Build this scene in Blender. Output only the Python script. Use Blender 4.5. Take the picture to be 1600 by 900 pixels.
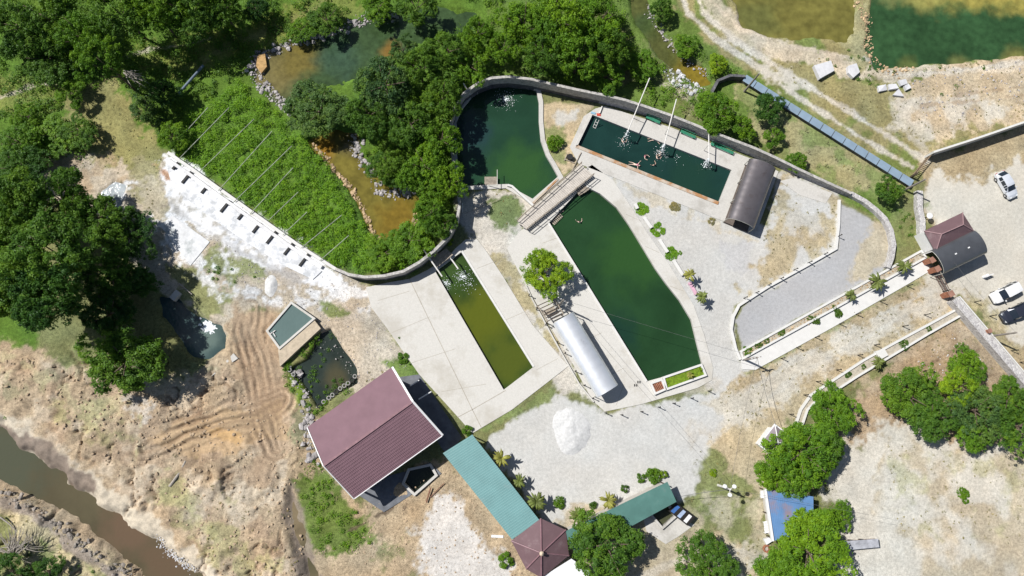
import bpy, bmesh, math, random
import numpy as np
from mathutils import Vector, Matrix, Euler
random.seed(7); np.random.seed(7)
R_ = math.radians
for o in list(bpy.data.objects): bpy.data.objects.remove(o)
S = bpy.context.scene
COL = S.collection

# ---------------------------------------------------------------- camera, sky, sun, exposure
CAMH = 100.0; F = 1067.0
cam = bpy.data.cameras.new('camera'); camo = bpy.data.objects.new('camera', cam); COL.objects.link(camo)
cam.sensor_width = 36; cam.lens = F*36/1600; cam.clip_end = 6000; cam.clip_start = 0.5
camo.location = (0, 0, CAMH)
camo.rotation_euler = (math.atan(180/F), -math.atan(40/F), 0)
S.camera = camo
RC = camo.rotation_euler.to_matrix()
W = bpy.data.worlds.new('World'); S.world = W; W.use_nodes = True
nt = W.node_tree; bg = nt.nodes['Background']
sky = nt.nodes.new('ShaderNodeTexSky'); sky.sky_type = 'NISHITA'; sky.sun_disc = False
LX, LY = 0.74, -0.34                       # horizontal shadow length per metre of height
SUN_EL = math.atan(1/math.hypot(LX, LY))
sky.sun_elevation = SUN_EL
sky.sun_rotation = math.atan2(-LX, -LY)
nt.links.new(sky.outputs[0], bg.inputs[0]); bg.inputs[1].default_value = 0.05
sl = bpy.data.lights.new('sun', 'SUN'); sl.energy = 4.5; sl.angle = R_(0.53); sl.color = (1, 0.972, 0.93)
so = bpy.data.objects.new('sun', sl); COL.objects.link(so)
so.rotation_euler = Vector((LX, LY, -1)).to_track_quat('-Z', 'Y').to_euler(); so.location = (-60, 30, 80)
S.view_settings.view_transform = 'Standard'; S.view_settings.look = 'None'
S.view_settings.exposure = 0.48; S.view_settings.gamma = 1

def P(px, py, z=0.0):
    """map position -> ground position (survey of the site at height z)"""
    d = RC @ Vector(((px-800)/F, -(py-450)/F, -1))
    t = (z-CAMH)/d.z
    return Vector((d.x*t, d.y*t, z))
def PP(pts, z=0.0): return [P(a, b, z) for a, b in pts]

# ---------------------------------------------------------------- noise on arrays
def _h(ix, iy, s):
    n = (ix.astype(np.int64)*374761393 + iy.astype(np.int64)*668265263 + s*1442695041) & 0xffffffff
    n = ((n ^ (n >> 13))*1274126177) & 0xffffffff
    n = n ^ (n >> 16)
    return (n & 0xffff)/65535.0
def vn(x, y, sc, s=0):
    x = np.asarray(x, float)/sc + 1000; y = np.asarray(y, float)/sc + 1000
    ix = np.floor(x); iy = np.floor(y); fx = x-ix; fy = y-iy
    fx = fx*fx*(3-2*fx); fy = fy*fy*(3-2*fy)
    a = _h(ix, iy, s); b = _h(ix+1, iy, s); c = _h(ix, iy+1, s); d = _h(ix+1, iy+1, s)
    return (a*(1-fx)+b*fx)*(1-fy) + (c*(1-fx)+d*fx)*fy
def fbm(x, y, sc, s=0, o=4):
    r = 0; a = 0.5; t = 0
    for i in range(o):
        r = r + a*vn(x, y, sc/2**i, s+i*17); t += a; a *= .5
    return r/t
def ss(a, b, x): 
    t = np.clip((x-a)/(b-a), 0, 1); return t*t*(3-2*t)
def sdf(poly, X, Y, margin=4.0):
    """signed distance, negative inside"""
    xs = [p[0] for p in poly]; ys = [p[1] for p in poly]
    out = np.full(X.shape, 99.0)
    m = (X > min(xs)-margin) & (X < max(xs)+margin) & (Y > min(ys)-margin) & (Y < max(ys)+margin)
    if not m.any(): return out
    x = X[m]; y = Y[m]; d = np.full(x.shape, 1e9); ins = np.zeros(x.shape, bool)
    n = len(poly)
    for i in range(n):
        ax, ay = poly[i][0], poly[i][1]; bx, by = poly[(i+1) % n][0], poly[(i+1) % n][1]
        ex, ey = bx-ax, by-ay; L = ex*ex+ey*ey+1e-9
        t = np.clip(((x-ax)*ex+(y-ay)*ey)/L, 0, 1)
        d = np.minimum(d, (x-ax-t*ex)**2+(y-ay-t*ey)**2)
        c = ((ay > y) != (by > y)) & (x < (bx-ax)*(y-ay)/((by-ay) if abs(by-ay) > 1e-9 else 1e-9)+ax)
        ins ^= c
    d = np.sqrt(d); out[m] = np.where(ins, -d, d)
    return out
def lsd(path, X, Y, margin=5.0):
    """distance to an open path"""
    out = np.full(X.shape, 99.0)
    xs = [p[0] for p in path]; ys = [p[1] for p in path]
    m = (X > min(xs)-margin) & (X < max(xs)+margin) & (Y > min(ys)-margin) & (Y < max(ys)+margin)
    if not m.any(): return out
    x = X[m]; y = Y[m]; d = np.full(x.shape, 1e9)
    for (a, b) in zip(path[:-1], path[1:]):
        ex, ey = b[0]-a[0], b[1]-a[1]; L = ex*ex+ey*ey+1e-9
        t = np.clip(((x-a[0])*ex+(y-a[1])*ey)/L, 0, 1)
        d = np.minimum(d, (x-a[0]-t*ex)**2+(y-a[1]-t*ey)**2)
    out[m] = np.sqrt(d); return out

# ---------------------------------------------------------------- materials
_mats = {}
def mat(name, col, rough=.8, metal=0., var=.15, scale=1.5, bump=0., bscale=20., spec=.3, col2=None, coat=0., stain=None):
    if name in _mats: return _mats[name]
    if not metal: col = tuple(c*.79 for c in col)
    if stain: stain = (tuple(c*.79 for c in stain[0]),)+tuple(stain[1:])
    m = bpy.data.materials.new(name); m.use_nodes = True; n = m.node_tree; b = n.nodes['Principled BSDF']
    L = n.links.new
    geo = n.nodes.new('ShaderNodeNewGeometry')
    nz = n.nodes.new('ShaderNodeTexNoise'); nz.inputs['Scale'].default_value = scale; nz.inputs['Detail'].default_value = 6
    nz.inputs['Roughness'].default_value = .65
    L(geo.outputs['Position'], nz.inputs['Vector'])
    cr = n.nodes.new('ShaderNodeValToRGB'); L(nz.outputs['Fac'], cr.inputs[0])
    c1 = tuple(max(0, c*(1-var*1.6)) for c in col); c2 = tuple(min(1, c*(1+var)) for c in (col2 or col))
    cr.color_ramp.elements[0].position = .3; cr.color_ramp.elements[1].position = .7
    cr.color_ramp.elements[0].color = (*c1, 1); cr.color_ramp.elements[1].color = (*c2, 1)
    out = cr.outputs[0]
    if stain:
        n2 = n.nodes.new('ShaderNodeTexNoise'); n2.inputs['Scale'].default_value = stain[1]; n2.inputs['Detail'].default_value = 8
        n2.inputs['Roughness'].default_value = .7
        L(geo.outputs['Position'], n2.inputs['Vector'])
        r2 = n.nodes.new('ShaderNodeValToRGB'); L(n2.outputs['Fac'], r2.inputs[0])
        r2.color_ramp.elements[0].position = stain[2]; r2.color_ramp.elements[1].position = stain[2]+.12
        r2.color_ramp.elements[0].color = (0, 0, 0, 1); r2.color_ramp.elements[1].color = (stain[3],)*3+(1,)
        mx = n.nodes.new('ShaderNodeMix'); mx.data_type = 'RGBA'
        L(r2.outputs[0], mx.inputs[0]); L(out, mx.inputs[6]); mx.inputs[7].default_value = (*stain[0], 1); out = mx.outputs[2]
    L(out, b.inputs['Base Color'])
    b.inputs['Roughness'].default_value = rough; b.inputs['Metallic'].default_value = metal
    b.inputs['Specular IOR Level'].default_value = spec; b.inputs['Coat Weight'].default_value = coat
    if bump:
        n3 = n.nodes.new('ShaderNodeTexNoise'); n3.inputs['Scale'].default_value = bscale; n3.inputs['Detail'].default_value = 5
        L(geo.outputs['Position'], n3.inputs['Vector'])
        bp = n.nodes.new('ShaderNodeBump'); bp.inputs['Strength'].default_value = bump; bp.inputs['Distance'].default_value = .05
        L(n3.outputs['Fac'], bp.inputs['Height']); L(bp.outputs[0], b.inputs['Normal'])
    _mats[name] = m; return m

def mat_stone(name, c1, c2, scale=3.0, mortar=(.35, .33, .3)):
    if name in _mats: return _mats[name]
    c1, c2, mortar = (tuple(c*.79 for c in q) for q in (c1, c2, mortar))
    m = bpy.data.materials.new(name); m.use_nodes = True; n = m.node_tree; b = n.nodes['Principled BSDF']; L = n.links.new
    geo = n.nodes.new('ShaderNodeNewGeometry')
    v = n.nodes.new('ShaderNodeTexVoronoi'); v.inputs['Scale'].default_value = scale; L(geo.outputs['Position'], v.inputs['Vector'])
    e = n.nodes.new('ShaderNodeTexVoronoi'); e.feature = 'DISTANCE_TO_EDGE'; e.inputs['Scale'].default_value = scale
    L(geo.outputs['Position'], e.inputs['Vector'])
    sx = n.nodes.new('ShaderNodeSeparateColor'); L(v.outputs['Color'], sx.inputs[0])
    mx = n.nodes.new('ShaderNodeMix'); mx.data_type = 'RGBA'; mx.inputs[6].default_value = (*c1, 1); mx.inputs[7].default_value = (*c2, 1)
    L(sx.outputs[0], mx.inputs[0])
    r = n.nodes.new('ShaderNodeValToRGB'); r.color_ramp.elements[0].position = .02; r.color_ramp.elements[1].position = .1
    L(e.outputs['Distance'], r.inputs[0])
    m2 = n.nodes.new('ShaderNodeMix'); m2.data_type = 'RGBA'; m2.inputs[6].default_value = (*mortar, 1)
    L(r.outputs[0], m2.inputs[0]); L(mx.outputs[2], m2.inputs[7]); L(m2.outputs[2], b.inputs['Base Color'])
    bp = n.nodes.new('ShaderNodeBump'); bp.inputs['Strength'].default_value = .8; bp.inputs['Distance'].default_value = .06
    L(r.outputs[0], bp.inputs['Height']); L(bp.outputs[0], b.inputs['Normal']); b.inputs['Roughness'].default_value = .9
    _mats[name] = m; return m

def mat_leaf(name, col, var=.35):
    if name in _mats: return _mats[name]
    m = bpy.data.materials.new(name); m.use_nodes = True; n = m.node_tree; b = n.nodes['Principled BSDF']; L = n.links.new
    at = n.nodes.new('ShaderNodeAttribute'); at.attribute_name = 'leafvar'
    oi = n.nodes.new('ShaderNodeObjectInfo')
    ad = n.nodes.new('ShaderNodeMath'); ad.operation = 'MULTIPLY_ADD'; ad.inputs[1].default_value = .25; L(oi.outputs['Random'], ad.inputs[0]); 
    m1 = n.nodes.new('ShaderNodeMath'); m1.operation = 'MULTIPLY'; m1.inputs[1].default_value = .75; L(at.outputs['Fac'], m1.inputs[0])
    L(m1.outputs[0], ad.inputs[2])
    cr = n.nodes.new('ShaderNodeValToRGB'); L(ad.outputs[0], cr.inputs[0])
    e = cr.color_ramp.elements; e[0].position = 0; e[1].position = 1
    e[0].color = (col[0]*.5, col[1]*.62, col[2]*1.0, 1); e[1].color = (col[0]*1.7, col[1]*1.4, col[2]*.9, 1)
    md = cr.color_ramp.elements.new(.5); md.color = (*col, 1)
    L(cr.outputs[0], b.inputs['Base Color']); b.inputs['Roughness'].default_value = .55; b.inputs['Specular IOR Level'].default_value = .25
    tr = n.nodes.new('ShaderNodeBsdfTranslucent'); L(cr.outputs[0], tr.inputs['Color'])
    ms = n.nodes.new('ShaderNodeMixShader'); ms.inputs[0].default_value = .35
    L(b.outputs[0], ms.inputs[1]); L(tr.outputs[0], ms.inputs[2]); L(ms.outputs[0], n.nodes['Material Output'].inputs[0])
    _mats[name] = m; return m

def mat_water(name, base, spots=(), nscale=.12, rip=.3, ripscale=2.2, var=.25, fine=None):
    """murky water: body colour, with patches (colour, centre, radius) of algae or bare bottom"""
    base = tuple(c*.8 for c in base); spots = [(tuple(c*.8 for c in q[0]), q[1], q[2]) for q in spots]
    m = bpy.data.materials.new(name); m.use_nodes = True; n = m.node_tree; b = n.nodes['Principled BSDF']; L = n.links.new
    geo = n.nodes.new('ShaderNodeNewGeometry')
    nz = n.nodes.new('ShaderNodeTexNoise'); nz.inputs['Scale'].default_value = nscale; nz.inputs['Detail'].default_value = 7
    nz.inputs['Roughness'].default_value = .6; nz.inputs['Distortion'].default_value = .6
    L(geo.outputs['Position'], nz.inputs['Vector'])
    cr = n.nodes.new('ShaderNodeValToRGB'); L(nz.outputs['Fac'], cr.inputs[0])
    cr.color_ramp.elements[0].position = .3; cr.color_ramp.elements[1].position = .72
    cr.color_ramp.elements[0].color = tuple(c*(1-var) for c in base)+(1,); cr.color_ramp.elements[1].color = tuple(c*(1+var) for c in base)+(1,)
    out = cr.outputs[0]
    for i, (c, ctr, rad) in enumerate(spots):
        ds = n.nodes.new('ShaderNodeVectorMath'); ds.operation = 'DISTANCE'; L(geo.outputs['Position'], ds.inputs[0]); ds.inputs[1].default_value = ctr
        n2 = n.nodes.new('ShaderNodeTexNoise'); n2.inputs['Scale'].default_value = .35; n2.inputs['Detail'].default_value = 6
        L(geo.outputs['Position'], n2.inputs['Vector'])
        a = n.nodes.new('ShaderNodeMath'); a.operation = 'MULTIPLY_ADD'; a.inputs[1].default_value = rad*1.3; L(n2.outputs['Fac'], a.inputs[0]); L(ds.outputs['Value'], a.inputs[2])
        mr = n.nodes.new('ShaderNodeMapRange'); mr.interpolation_type = 'SMOOTHSTEP'
        mr.inputs['From Min'].default_value = rad*.95; mr.inputs['From Max'].default_value = rad*1.9
        mr.inputs['To Min'].default_value = 1; mr.inputs['To Max'].default_value = 0; L(a.outputs[0], mr.inputs['Value'])
        mx = n.nodes.new('ShaderNodeMix'); mx.data_type = 'RGBA'; L(mr.outputs[0], mx.inputs[0]); L(out, mx.inputs[6]); mx.inputs[7].default_value = (*c, 1); out = mx.outputs[2]
    if fine:
        n4 = n.nodes.new('ShaderNodeTexNoise'); n4.inputs['Scale'].default_value = fine; n4.inputs['Detail'].default_value = 5
        L(geo.outputs['Position'], n4.inputs['Vector'])
        mr = n.nodes.new('ShaderNodeMapRange'); mr.inputs['From Min'].default_value = .3; mr.inputs['From Max'].default_value = .7
        mr.inputs['To Min'].default_value = .75; mr.inputs['To Max'].default_value = 1.25; L(n4.outputs['Fac'], mr.inputs['Value'])
        vm = n.nodes.new('ShaderNodeVectorMath'); vm.operation = 'SCALE'; L(out, vm.inputs[0]); L(mr.outputs[0], vm.inputs['Scale']); out = vm.outputs[0]
    L(out, b.inputs['Base Color']); b.inputs['Roughness'].default_value = .06; b.inputs['IOR'].default_value = 1.33
    n3 = n.nodes.new('ShaderNodeTexNoise'); n3.inputs['Scale'].default_value = ripscale; n3.inputs['Detail'].default_value = 4
    L(geo.outputs['Position'], n3.inputs['Vector'])
    bp = n.nodes.new('ShaderNodeBump'); bp.inputs['Strength'].default_value = rip; bp.inputs['Distance'].default_value = .1
    L(n3.outputs['Fac'], bp.inputs['Height']); L(bp.outputs[0], b.inputs['Normal'])
    return m

# ---------------------------------------------------------------- mesh builder
class MB:
    def __init__(s): s.v = []; s.f = []
    def add(s, vs, fs):
        k = len(s.v); s.v += [tuple(v) for v in vs]; s.f += [tuple(i+k for i in f) for f in fs]; return s
    def prism(s, poly, z0, z1):
        """poly xy list; z0, z1 floats or lists"""
        n = len(poly); a = sum(poly[i][0]*poly[(i+1) % n][1]-poly[(i+1) % n][0]*poly[i][1] for i in range(n))
        poly = list(poly); 
        if a < 0: poly.reverse(); z1 = list(reversed(z1)) if isinstance(z1, list) else z1
        z1 = z1 if isinstance(z1, list) else [z1]*n
        vs = [(p[0], p[1], z0) for p in poly] + [(p[0], p[1], z) for p, z in zip(poly, z1)]
        fs = [tuple(range(n-1, -1, -1)), tuple(range(n, 2*n))] + [(i, (i+1) % n, n+(i+1) % n, n+i) for i in range(n)]
        return s.add(vs, fs)
    def box(s, c, size, rz=0., tilt=None):
        M = Matrix.Rotation(rz, 3, 'Z')
        if tilt is not None: M = M @ tilt
        vs = []
        for dz in (-.5, .5):
            for dx, dy in ((-.5, -.5), (.5, -.5), (.5, .5), (-.5, .5)):
                vs.append(Vector(c) + M @ Vector((dx*size[0], dy*size[1], dz*size[2])))
        return s.add(vs, [(3, 2, 1, 0), (4, 5, 6, 7), (0, 1, 5, 4), (1, 2, 6, 5), (2, 3, 7, 6), (3, 0, 4, 7)])
    def tube(s, a, b, r0, r1=None, n=8, caps=True):
        a = Vector(a); b = Vector(b); r1 = r0 if r1 is None else r1
        d = (b-a).normalized(); u = d.orthogonal().normalized(); w = d.cross(u)
        vs = []
        for c, r in ((a, r0), (b, r1)):
            for i in range(n):
                t = 2*math.pi*i/n; vs.append(c+u*math.cos(t)*r+w*math.sin(t)*r)
        fs = [(i, (i+1) % n, n+(i+1) % n, n+i) for i in range(n)]
        if caps: fs += [tuple(range(n-1, -1, -1)), tuple(range(n, 2*n))]
        return s.add(vs, fs)
    def path(s, pts, rs, n=8):
        for i in range(len(pts)-1):
            r0 = rs[i] if isinstance(rs, (list, tuple)) else rs; r1 = rs[i+1] if isinstance(rs, (list, tuple)) else rs
            s.tube(pts[i], pts[i+1], r0, r1, n)
        return s
    def wall(s, pts, w, z0, z1, closed=False):
        """wall along a path with mitred joints, z1 may be a list"""
        n = len(pts); z1 = z1 if isinstance(z1, list) else [z1]*n
        w = w if isinstance(w, list) else [w]*n
        Ls = []; Rs = []
        for i in range(n):
            p = Vector(pts[i][:2])
            a = Vector(pts[(i-1) % n][:2]) if (i > 0 or closed) else None
            c = Vector(pts[(i+1) % n][:2]) if (i < n-1 or closed) else None
            d1 = (p-a).normalized() if a is not None else None; d2 = (c-p).normalized() if c is not None else None
            if d1 is None: nn = Vector((-d2.y, d2.x)); k = 1
            elif d2 is None: nn = Vector((-d1.y, d1.x)); k = 1
            else:
                n1 = Vector((-d1.y, d1.x)); n2 = Vector((-d2.y, d2.x)); nn = (n1+n2)
                nn = nn.normalized() if nn.length > 1e-3 else n1; k = 1/max(.45, nn.dot(n1))
            Ls.append(p+nn*w[i]/2*k); Rs.append(p-nn*w[i]/2*k)
        vs = []
        for i in range(n):
            vs += [(Ls[i].x, Ls[i].y, z0), (Rs[i].x, Rs[i].y, z0), (Rs[i].x, Rs[i].y, z1[i]), (Ls[i].x, Ls[i].y, z1[i])]
        fs = []
        for i in range(n if closed else n-1):
            a = 4*i; b = 4*((i+1) % n)
            for q in range(4):
                fs.append((a+q, b+q, b+(q+1) % 4, a+(q+1) % 4))
        if not closed: fs += [(0, 1, 2, 3), (4*(n-1)+3, 4*(n-1)+2, 4*(n-1)+1, 4*(n-1))]
        return s.add(vs, fs)
    def sheet(s, quad, th):
        """a quad (4 points 3d) thickened downwards along its normal"""
        q = [Vector(p) for p in quad]; nrm = (q[1]-q[0]).cross(q[3]-q[0]).normalized()
        if nrm.z < 0: q.reverse(); nrm = -nrm
        lo = [p-nrm*th for p in q]; n = len(q)
        return s.add(lo+q, [tuple(range(n-1, -1, -1)), tuple(range(n, 2*n))]+[(i, (i+1) % n, n+(i+1) % n, n+i) for i in range(n)])
    def blob(s, c, r, n=1, jit=.25, flat=1.):
        """rough low-poly stone"""
        t = (1+5**.5)/2
        V = [(-1, t, 0), (1, t, 0), (-1, -t, 0), (1, -t, 0), (0, -1, t), (0, 1, t), (0, -1, -t), (0, 1, -t), (t, 0, -1), (t, 0, 1), (-t, 0, -1), (-t, 0, 1)]
        Fc = [(0, 11, 5), (0, 5, 1), (0, 1, 7), (0, 7, 10), (0, 10, 11), (1, 5, 9), (5, 11, 4), (11, 10, 2), (10, 7, 6), (7, 1, 8), (3, 9, 4), (3, 4, 2), (3, 2, 6), (3, 6, 8), (3, 8, 9), (4, 9, 5), (2, 4, 11), (6, 2, 10), (8, 6, 7), (9, 8, 1)]
        a = random.uniform(0, 6.3); ca, sa = math.cos(a), math.sin(a); st = random.uniform(.65, 1)
        vs = []
        for v in V:
            k = r/1.9*(1+random.uniform(-jit, jit)); x, y, z = v[0]*k, v[1]*k*st, v[2]*k*flat
            vs.append((c[0]+x*ca-y*sa, c[1]+x*sa+y*ca, c[2]+z))
        return s.add(vs, Fc)
    def build(s, name, m, parent=None, smooth=False):
        me = bpy.data.meshes.new(name); me.from_pydata(s.v, [], s.f); me.update()
        if m: me.materials.append(m)
        if smooth: me.polygons.foreach_set('use_smooth', [True]*len(me.polygons))
        o = bpy.data.objects.new(name, me); COL.objects.link(o)
        if parent: o.parent = parent
        return o
def tag(o, label, cat, group=None):
    o['label'] = label; o['category'] = cat
    if group: o['group'] = group
    return o
def thing(name, label, cat, group=None, loc=(0, 0, 0), rz=0.):
    o = bpy.data.objects.new(name, None); COL.objects.link(o); o.location = loc; o.rotation_euler = (0, 0, rz)
    o.empty_display_size = .3
    return tag(o, label, cat, group)
def struct(o): o['kind'] = 'structure'; return o
def stuff(o, label, cat): o['kind'] = 'stuff'; o['label'] = label; o['category'] = cat; return o
def copy_tree(o, parent=None):
    c = o.copy(); COL.objects.link(c)
    if parent is not None: c.parent = parent
    for ch in [x for x in KIDS.get(o.name, [])]: 
        n = copy_tree(ch, c); KIDS.setdefault(c.name, []).append(n)
    return c
KIDS = {}
def kids(root, *ch):
    for c in ch: KIDS.setdefault(root.name, []).append(c)
def ordw(i): return ['first', 'second', 'third', 'fourth', 'fifth', 'sixth', 'seventh', 'eighth', 'ninth', 'tenth', 'eleventh', 'twelfth', 'thirteenth', 'fourteenth', 'fifteenth'][i]
# ---------------------------------------------------------------- site layout (map outlines)
pool_A = PP([(716,215),(713,190),(722,170),(738,150),(758,138),(785,131),(815,133),(838,141),(842,160),(842,190),(845,220),(853,243),(862,258),(872,276),(832,311),(812,300),(792,288),(722,291),(716,262),(714,240)])
pool_B = PP([(924,179),(1143,266),(1122,318),(900,229)])
pool_C = PP([(912,290),(938,303),(964,325),(983,352),(1003,385),(1024,420),(1042,445),(1062,470),(1080,500),(1089,537),(1098,572),(1010,596),(857,349)])
pool_D = PP([(680,424),(722,393),(834,573),(787,609)])
pool_E = PP([(458,476),(491,499),(440,543),(422,518)])
pool_F = PP([(480,560),(500,522),(515,515),(556,577),(556,597),(495,634),(474,600),(452,578)])
pool_G = PP([(640,735),(672,728),(680,742),(648,770),(632,755)])
pool_H = PP([(1018,803),(1042,788),(1052,806),(1034,822)])
POOLS = [pool_A, pool_B, pool_C, pool_D]
pond_N = PP([(398,92),(440,78),(470,70),(520,55),(560,38),(610,28),(660,20),(740,25),(745,42),(700,48),(660,55),(640,70),(610,90),(560,118),(500,128),(470,140),(455,160),(430,150),(408,125)])
pond_O = PP([(489,222),(520,205),(552,212),(556,240),(580,262),(600,292),(640,300),(658,325),(640,355),(600,381),(583,365),(572,330),(548,292),(515,252)])
stream = PP([(985,-30),(1003,-30),(1020,20),(1038,60),(1070,90),(1100,108),(1108,128),(1090,134),(1060,112),(1030,88),(1008,55),(990,20)])
pond_T1 = PP([(1135,-40),(1340,-40),(1332,50),(1322,60),(1260,58),(1200,55),(1160,35)])
pond_T2 = PP([(1364,-40),(1660,-40),(1660,80),(1560,90),(1480,95),(1420,102),(1370,105),(1356,70),(1358,30)])
river = PP([(-60,640),(0,672),(30,700),(70,725),(120,765),(170,795),(215,822),(262,862),(310,905),(350,950),(270,960),(222,895),(160,845),(112,808),(70,780),(0,748),(-60,725)], -1)
pond_L = PP([(250,465),(270,468),(298,487),(322,500),(340,512),(352,545),(325,562),(300,558),(290,540),(272,515),(255,490)])
puddle = PP([(160,300),(178,287),(196,290),(190,318),(178,330),(155,325)])
lake_D = PP([(455,760),(470,800),(482,850),(500,900),(480,910),(465,860),(448,800)])

def ground_h(X, Y):
    X = np.asarray(X, float); Y = np.asarray(Y, float)
    h = (fbm(X, Y, 3, 5)-.5)*.07
    # dug earth in the lower left: heaps, clods and wheel ruts
    dirt = sdf(PP([(-60,560),(120,540),(330,565),(370,470),(440,500),(450,600),(492,660),(475,740),(440,800),(560,960),(-60,960)]), X, Y, 8)
    w = 1-ss(-3, 1.5, dirt)
    n = np.abs(fbm(X, Y, 5, 31, 5)-.5)*2
    h = h + w*(fbm(X, Y, 14, 21, 3)*.9 - .35 + (1-n)**2*.35 + (fbm(X, Y, 1.3, 77, 3)-.5)*.6 + np.abs(fbm(X, Y, 2.6, 79, 4)-.5)*-1.1*ss(.45, .6, fbm(X, Y, 9, 80, 3)))
    cr_ = np.abs(fbm(X, Y, 3.4, 81, 5)-.5)
    h = h - w*(1-ss(.0, .045, cr_))*ss(.48, .6, fbm(X, Y, 6, 82, 3))*.55
    rut = PP([(432,700),(418,660),(408,620),(400,570),(385,520),(392,480)])
    d = lsd(rut, X, Y, 6); h = np.where(d < 5, h*ss(.5, 4, d) + (1-ss(.5, 4, d))*(-.2+.22*np.cos(d*6+(fbm(X, Y, 3, 91)-.5)*5)*ss(.35, .6, fbm(X, Y, 4, 92))), h)
    rut2 = PP([(440,625),(400,645),(350,652),(290,672),(225,700)])
    d = lsd(rut2, X, Y, 6); h = np.where(d < 4.5, h*ss(.5, 4.4, d) + (1-ss(.5, 4.4, d))*(-.1+.27*np.cos(d*5+(fbm(X, Y, 3, 93)-.5)*6)*ss(.35, .6, fbm(X, Y, 4, 94))), h)
    # earth right of the brown house
    e = sdf(PP([(560,760),(640,740),(700,730),(860,900),(860,960),(520,960),(480,800)]), X, Y, 5)
    h = h + (1-ss(-2, 1, e))*(fbm(X, Y, 4, 41)-.5)*.5
    for poly, dep, wp, sm in ((pond_N, 1.0, 1.6, 1.1), (pond_O, 1.0, .7, .6), (stream, .9, .9, .8), (pond_T1, 1., 1., .8), (pond_T2, 1.1, .8, .7), (river, 2.6, 1.2, 2.2), (pond_L, 1.5, .9, .9), (puddle, .35, .6, .5), (lake_D, .5, 1.2, .9), (pool_F, 1.4, .4, .4)):
        d = sdf(poly, X, Y, 6)+(fbm(X, Y, 2.5, 51)-.5)*wp*1.6-(.4 if poly is pond_N or poly is pond_O else 0)
        h = np.where(d < 6, h*ss(-sm, sm, d) - dep*(1-ss(-sm, sm, d)), h)
    # flat plots
    for poly in POOLS + [pool_E, pool_G, pool_H]:
        d = sdf(poly, X, Y, 4)
        lim = .35 if poly in POOLS else .1
        h = np.where(d < lim, -2.2, h)
    return h

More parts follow.
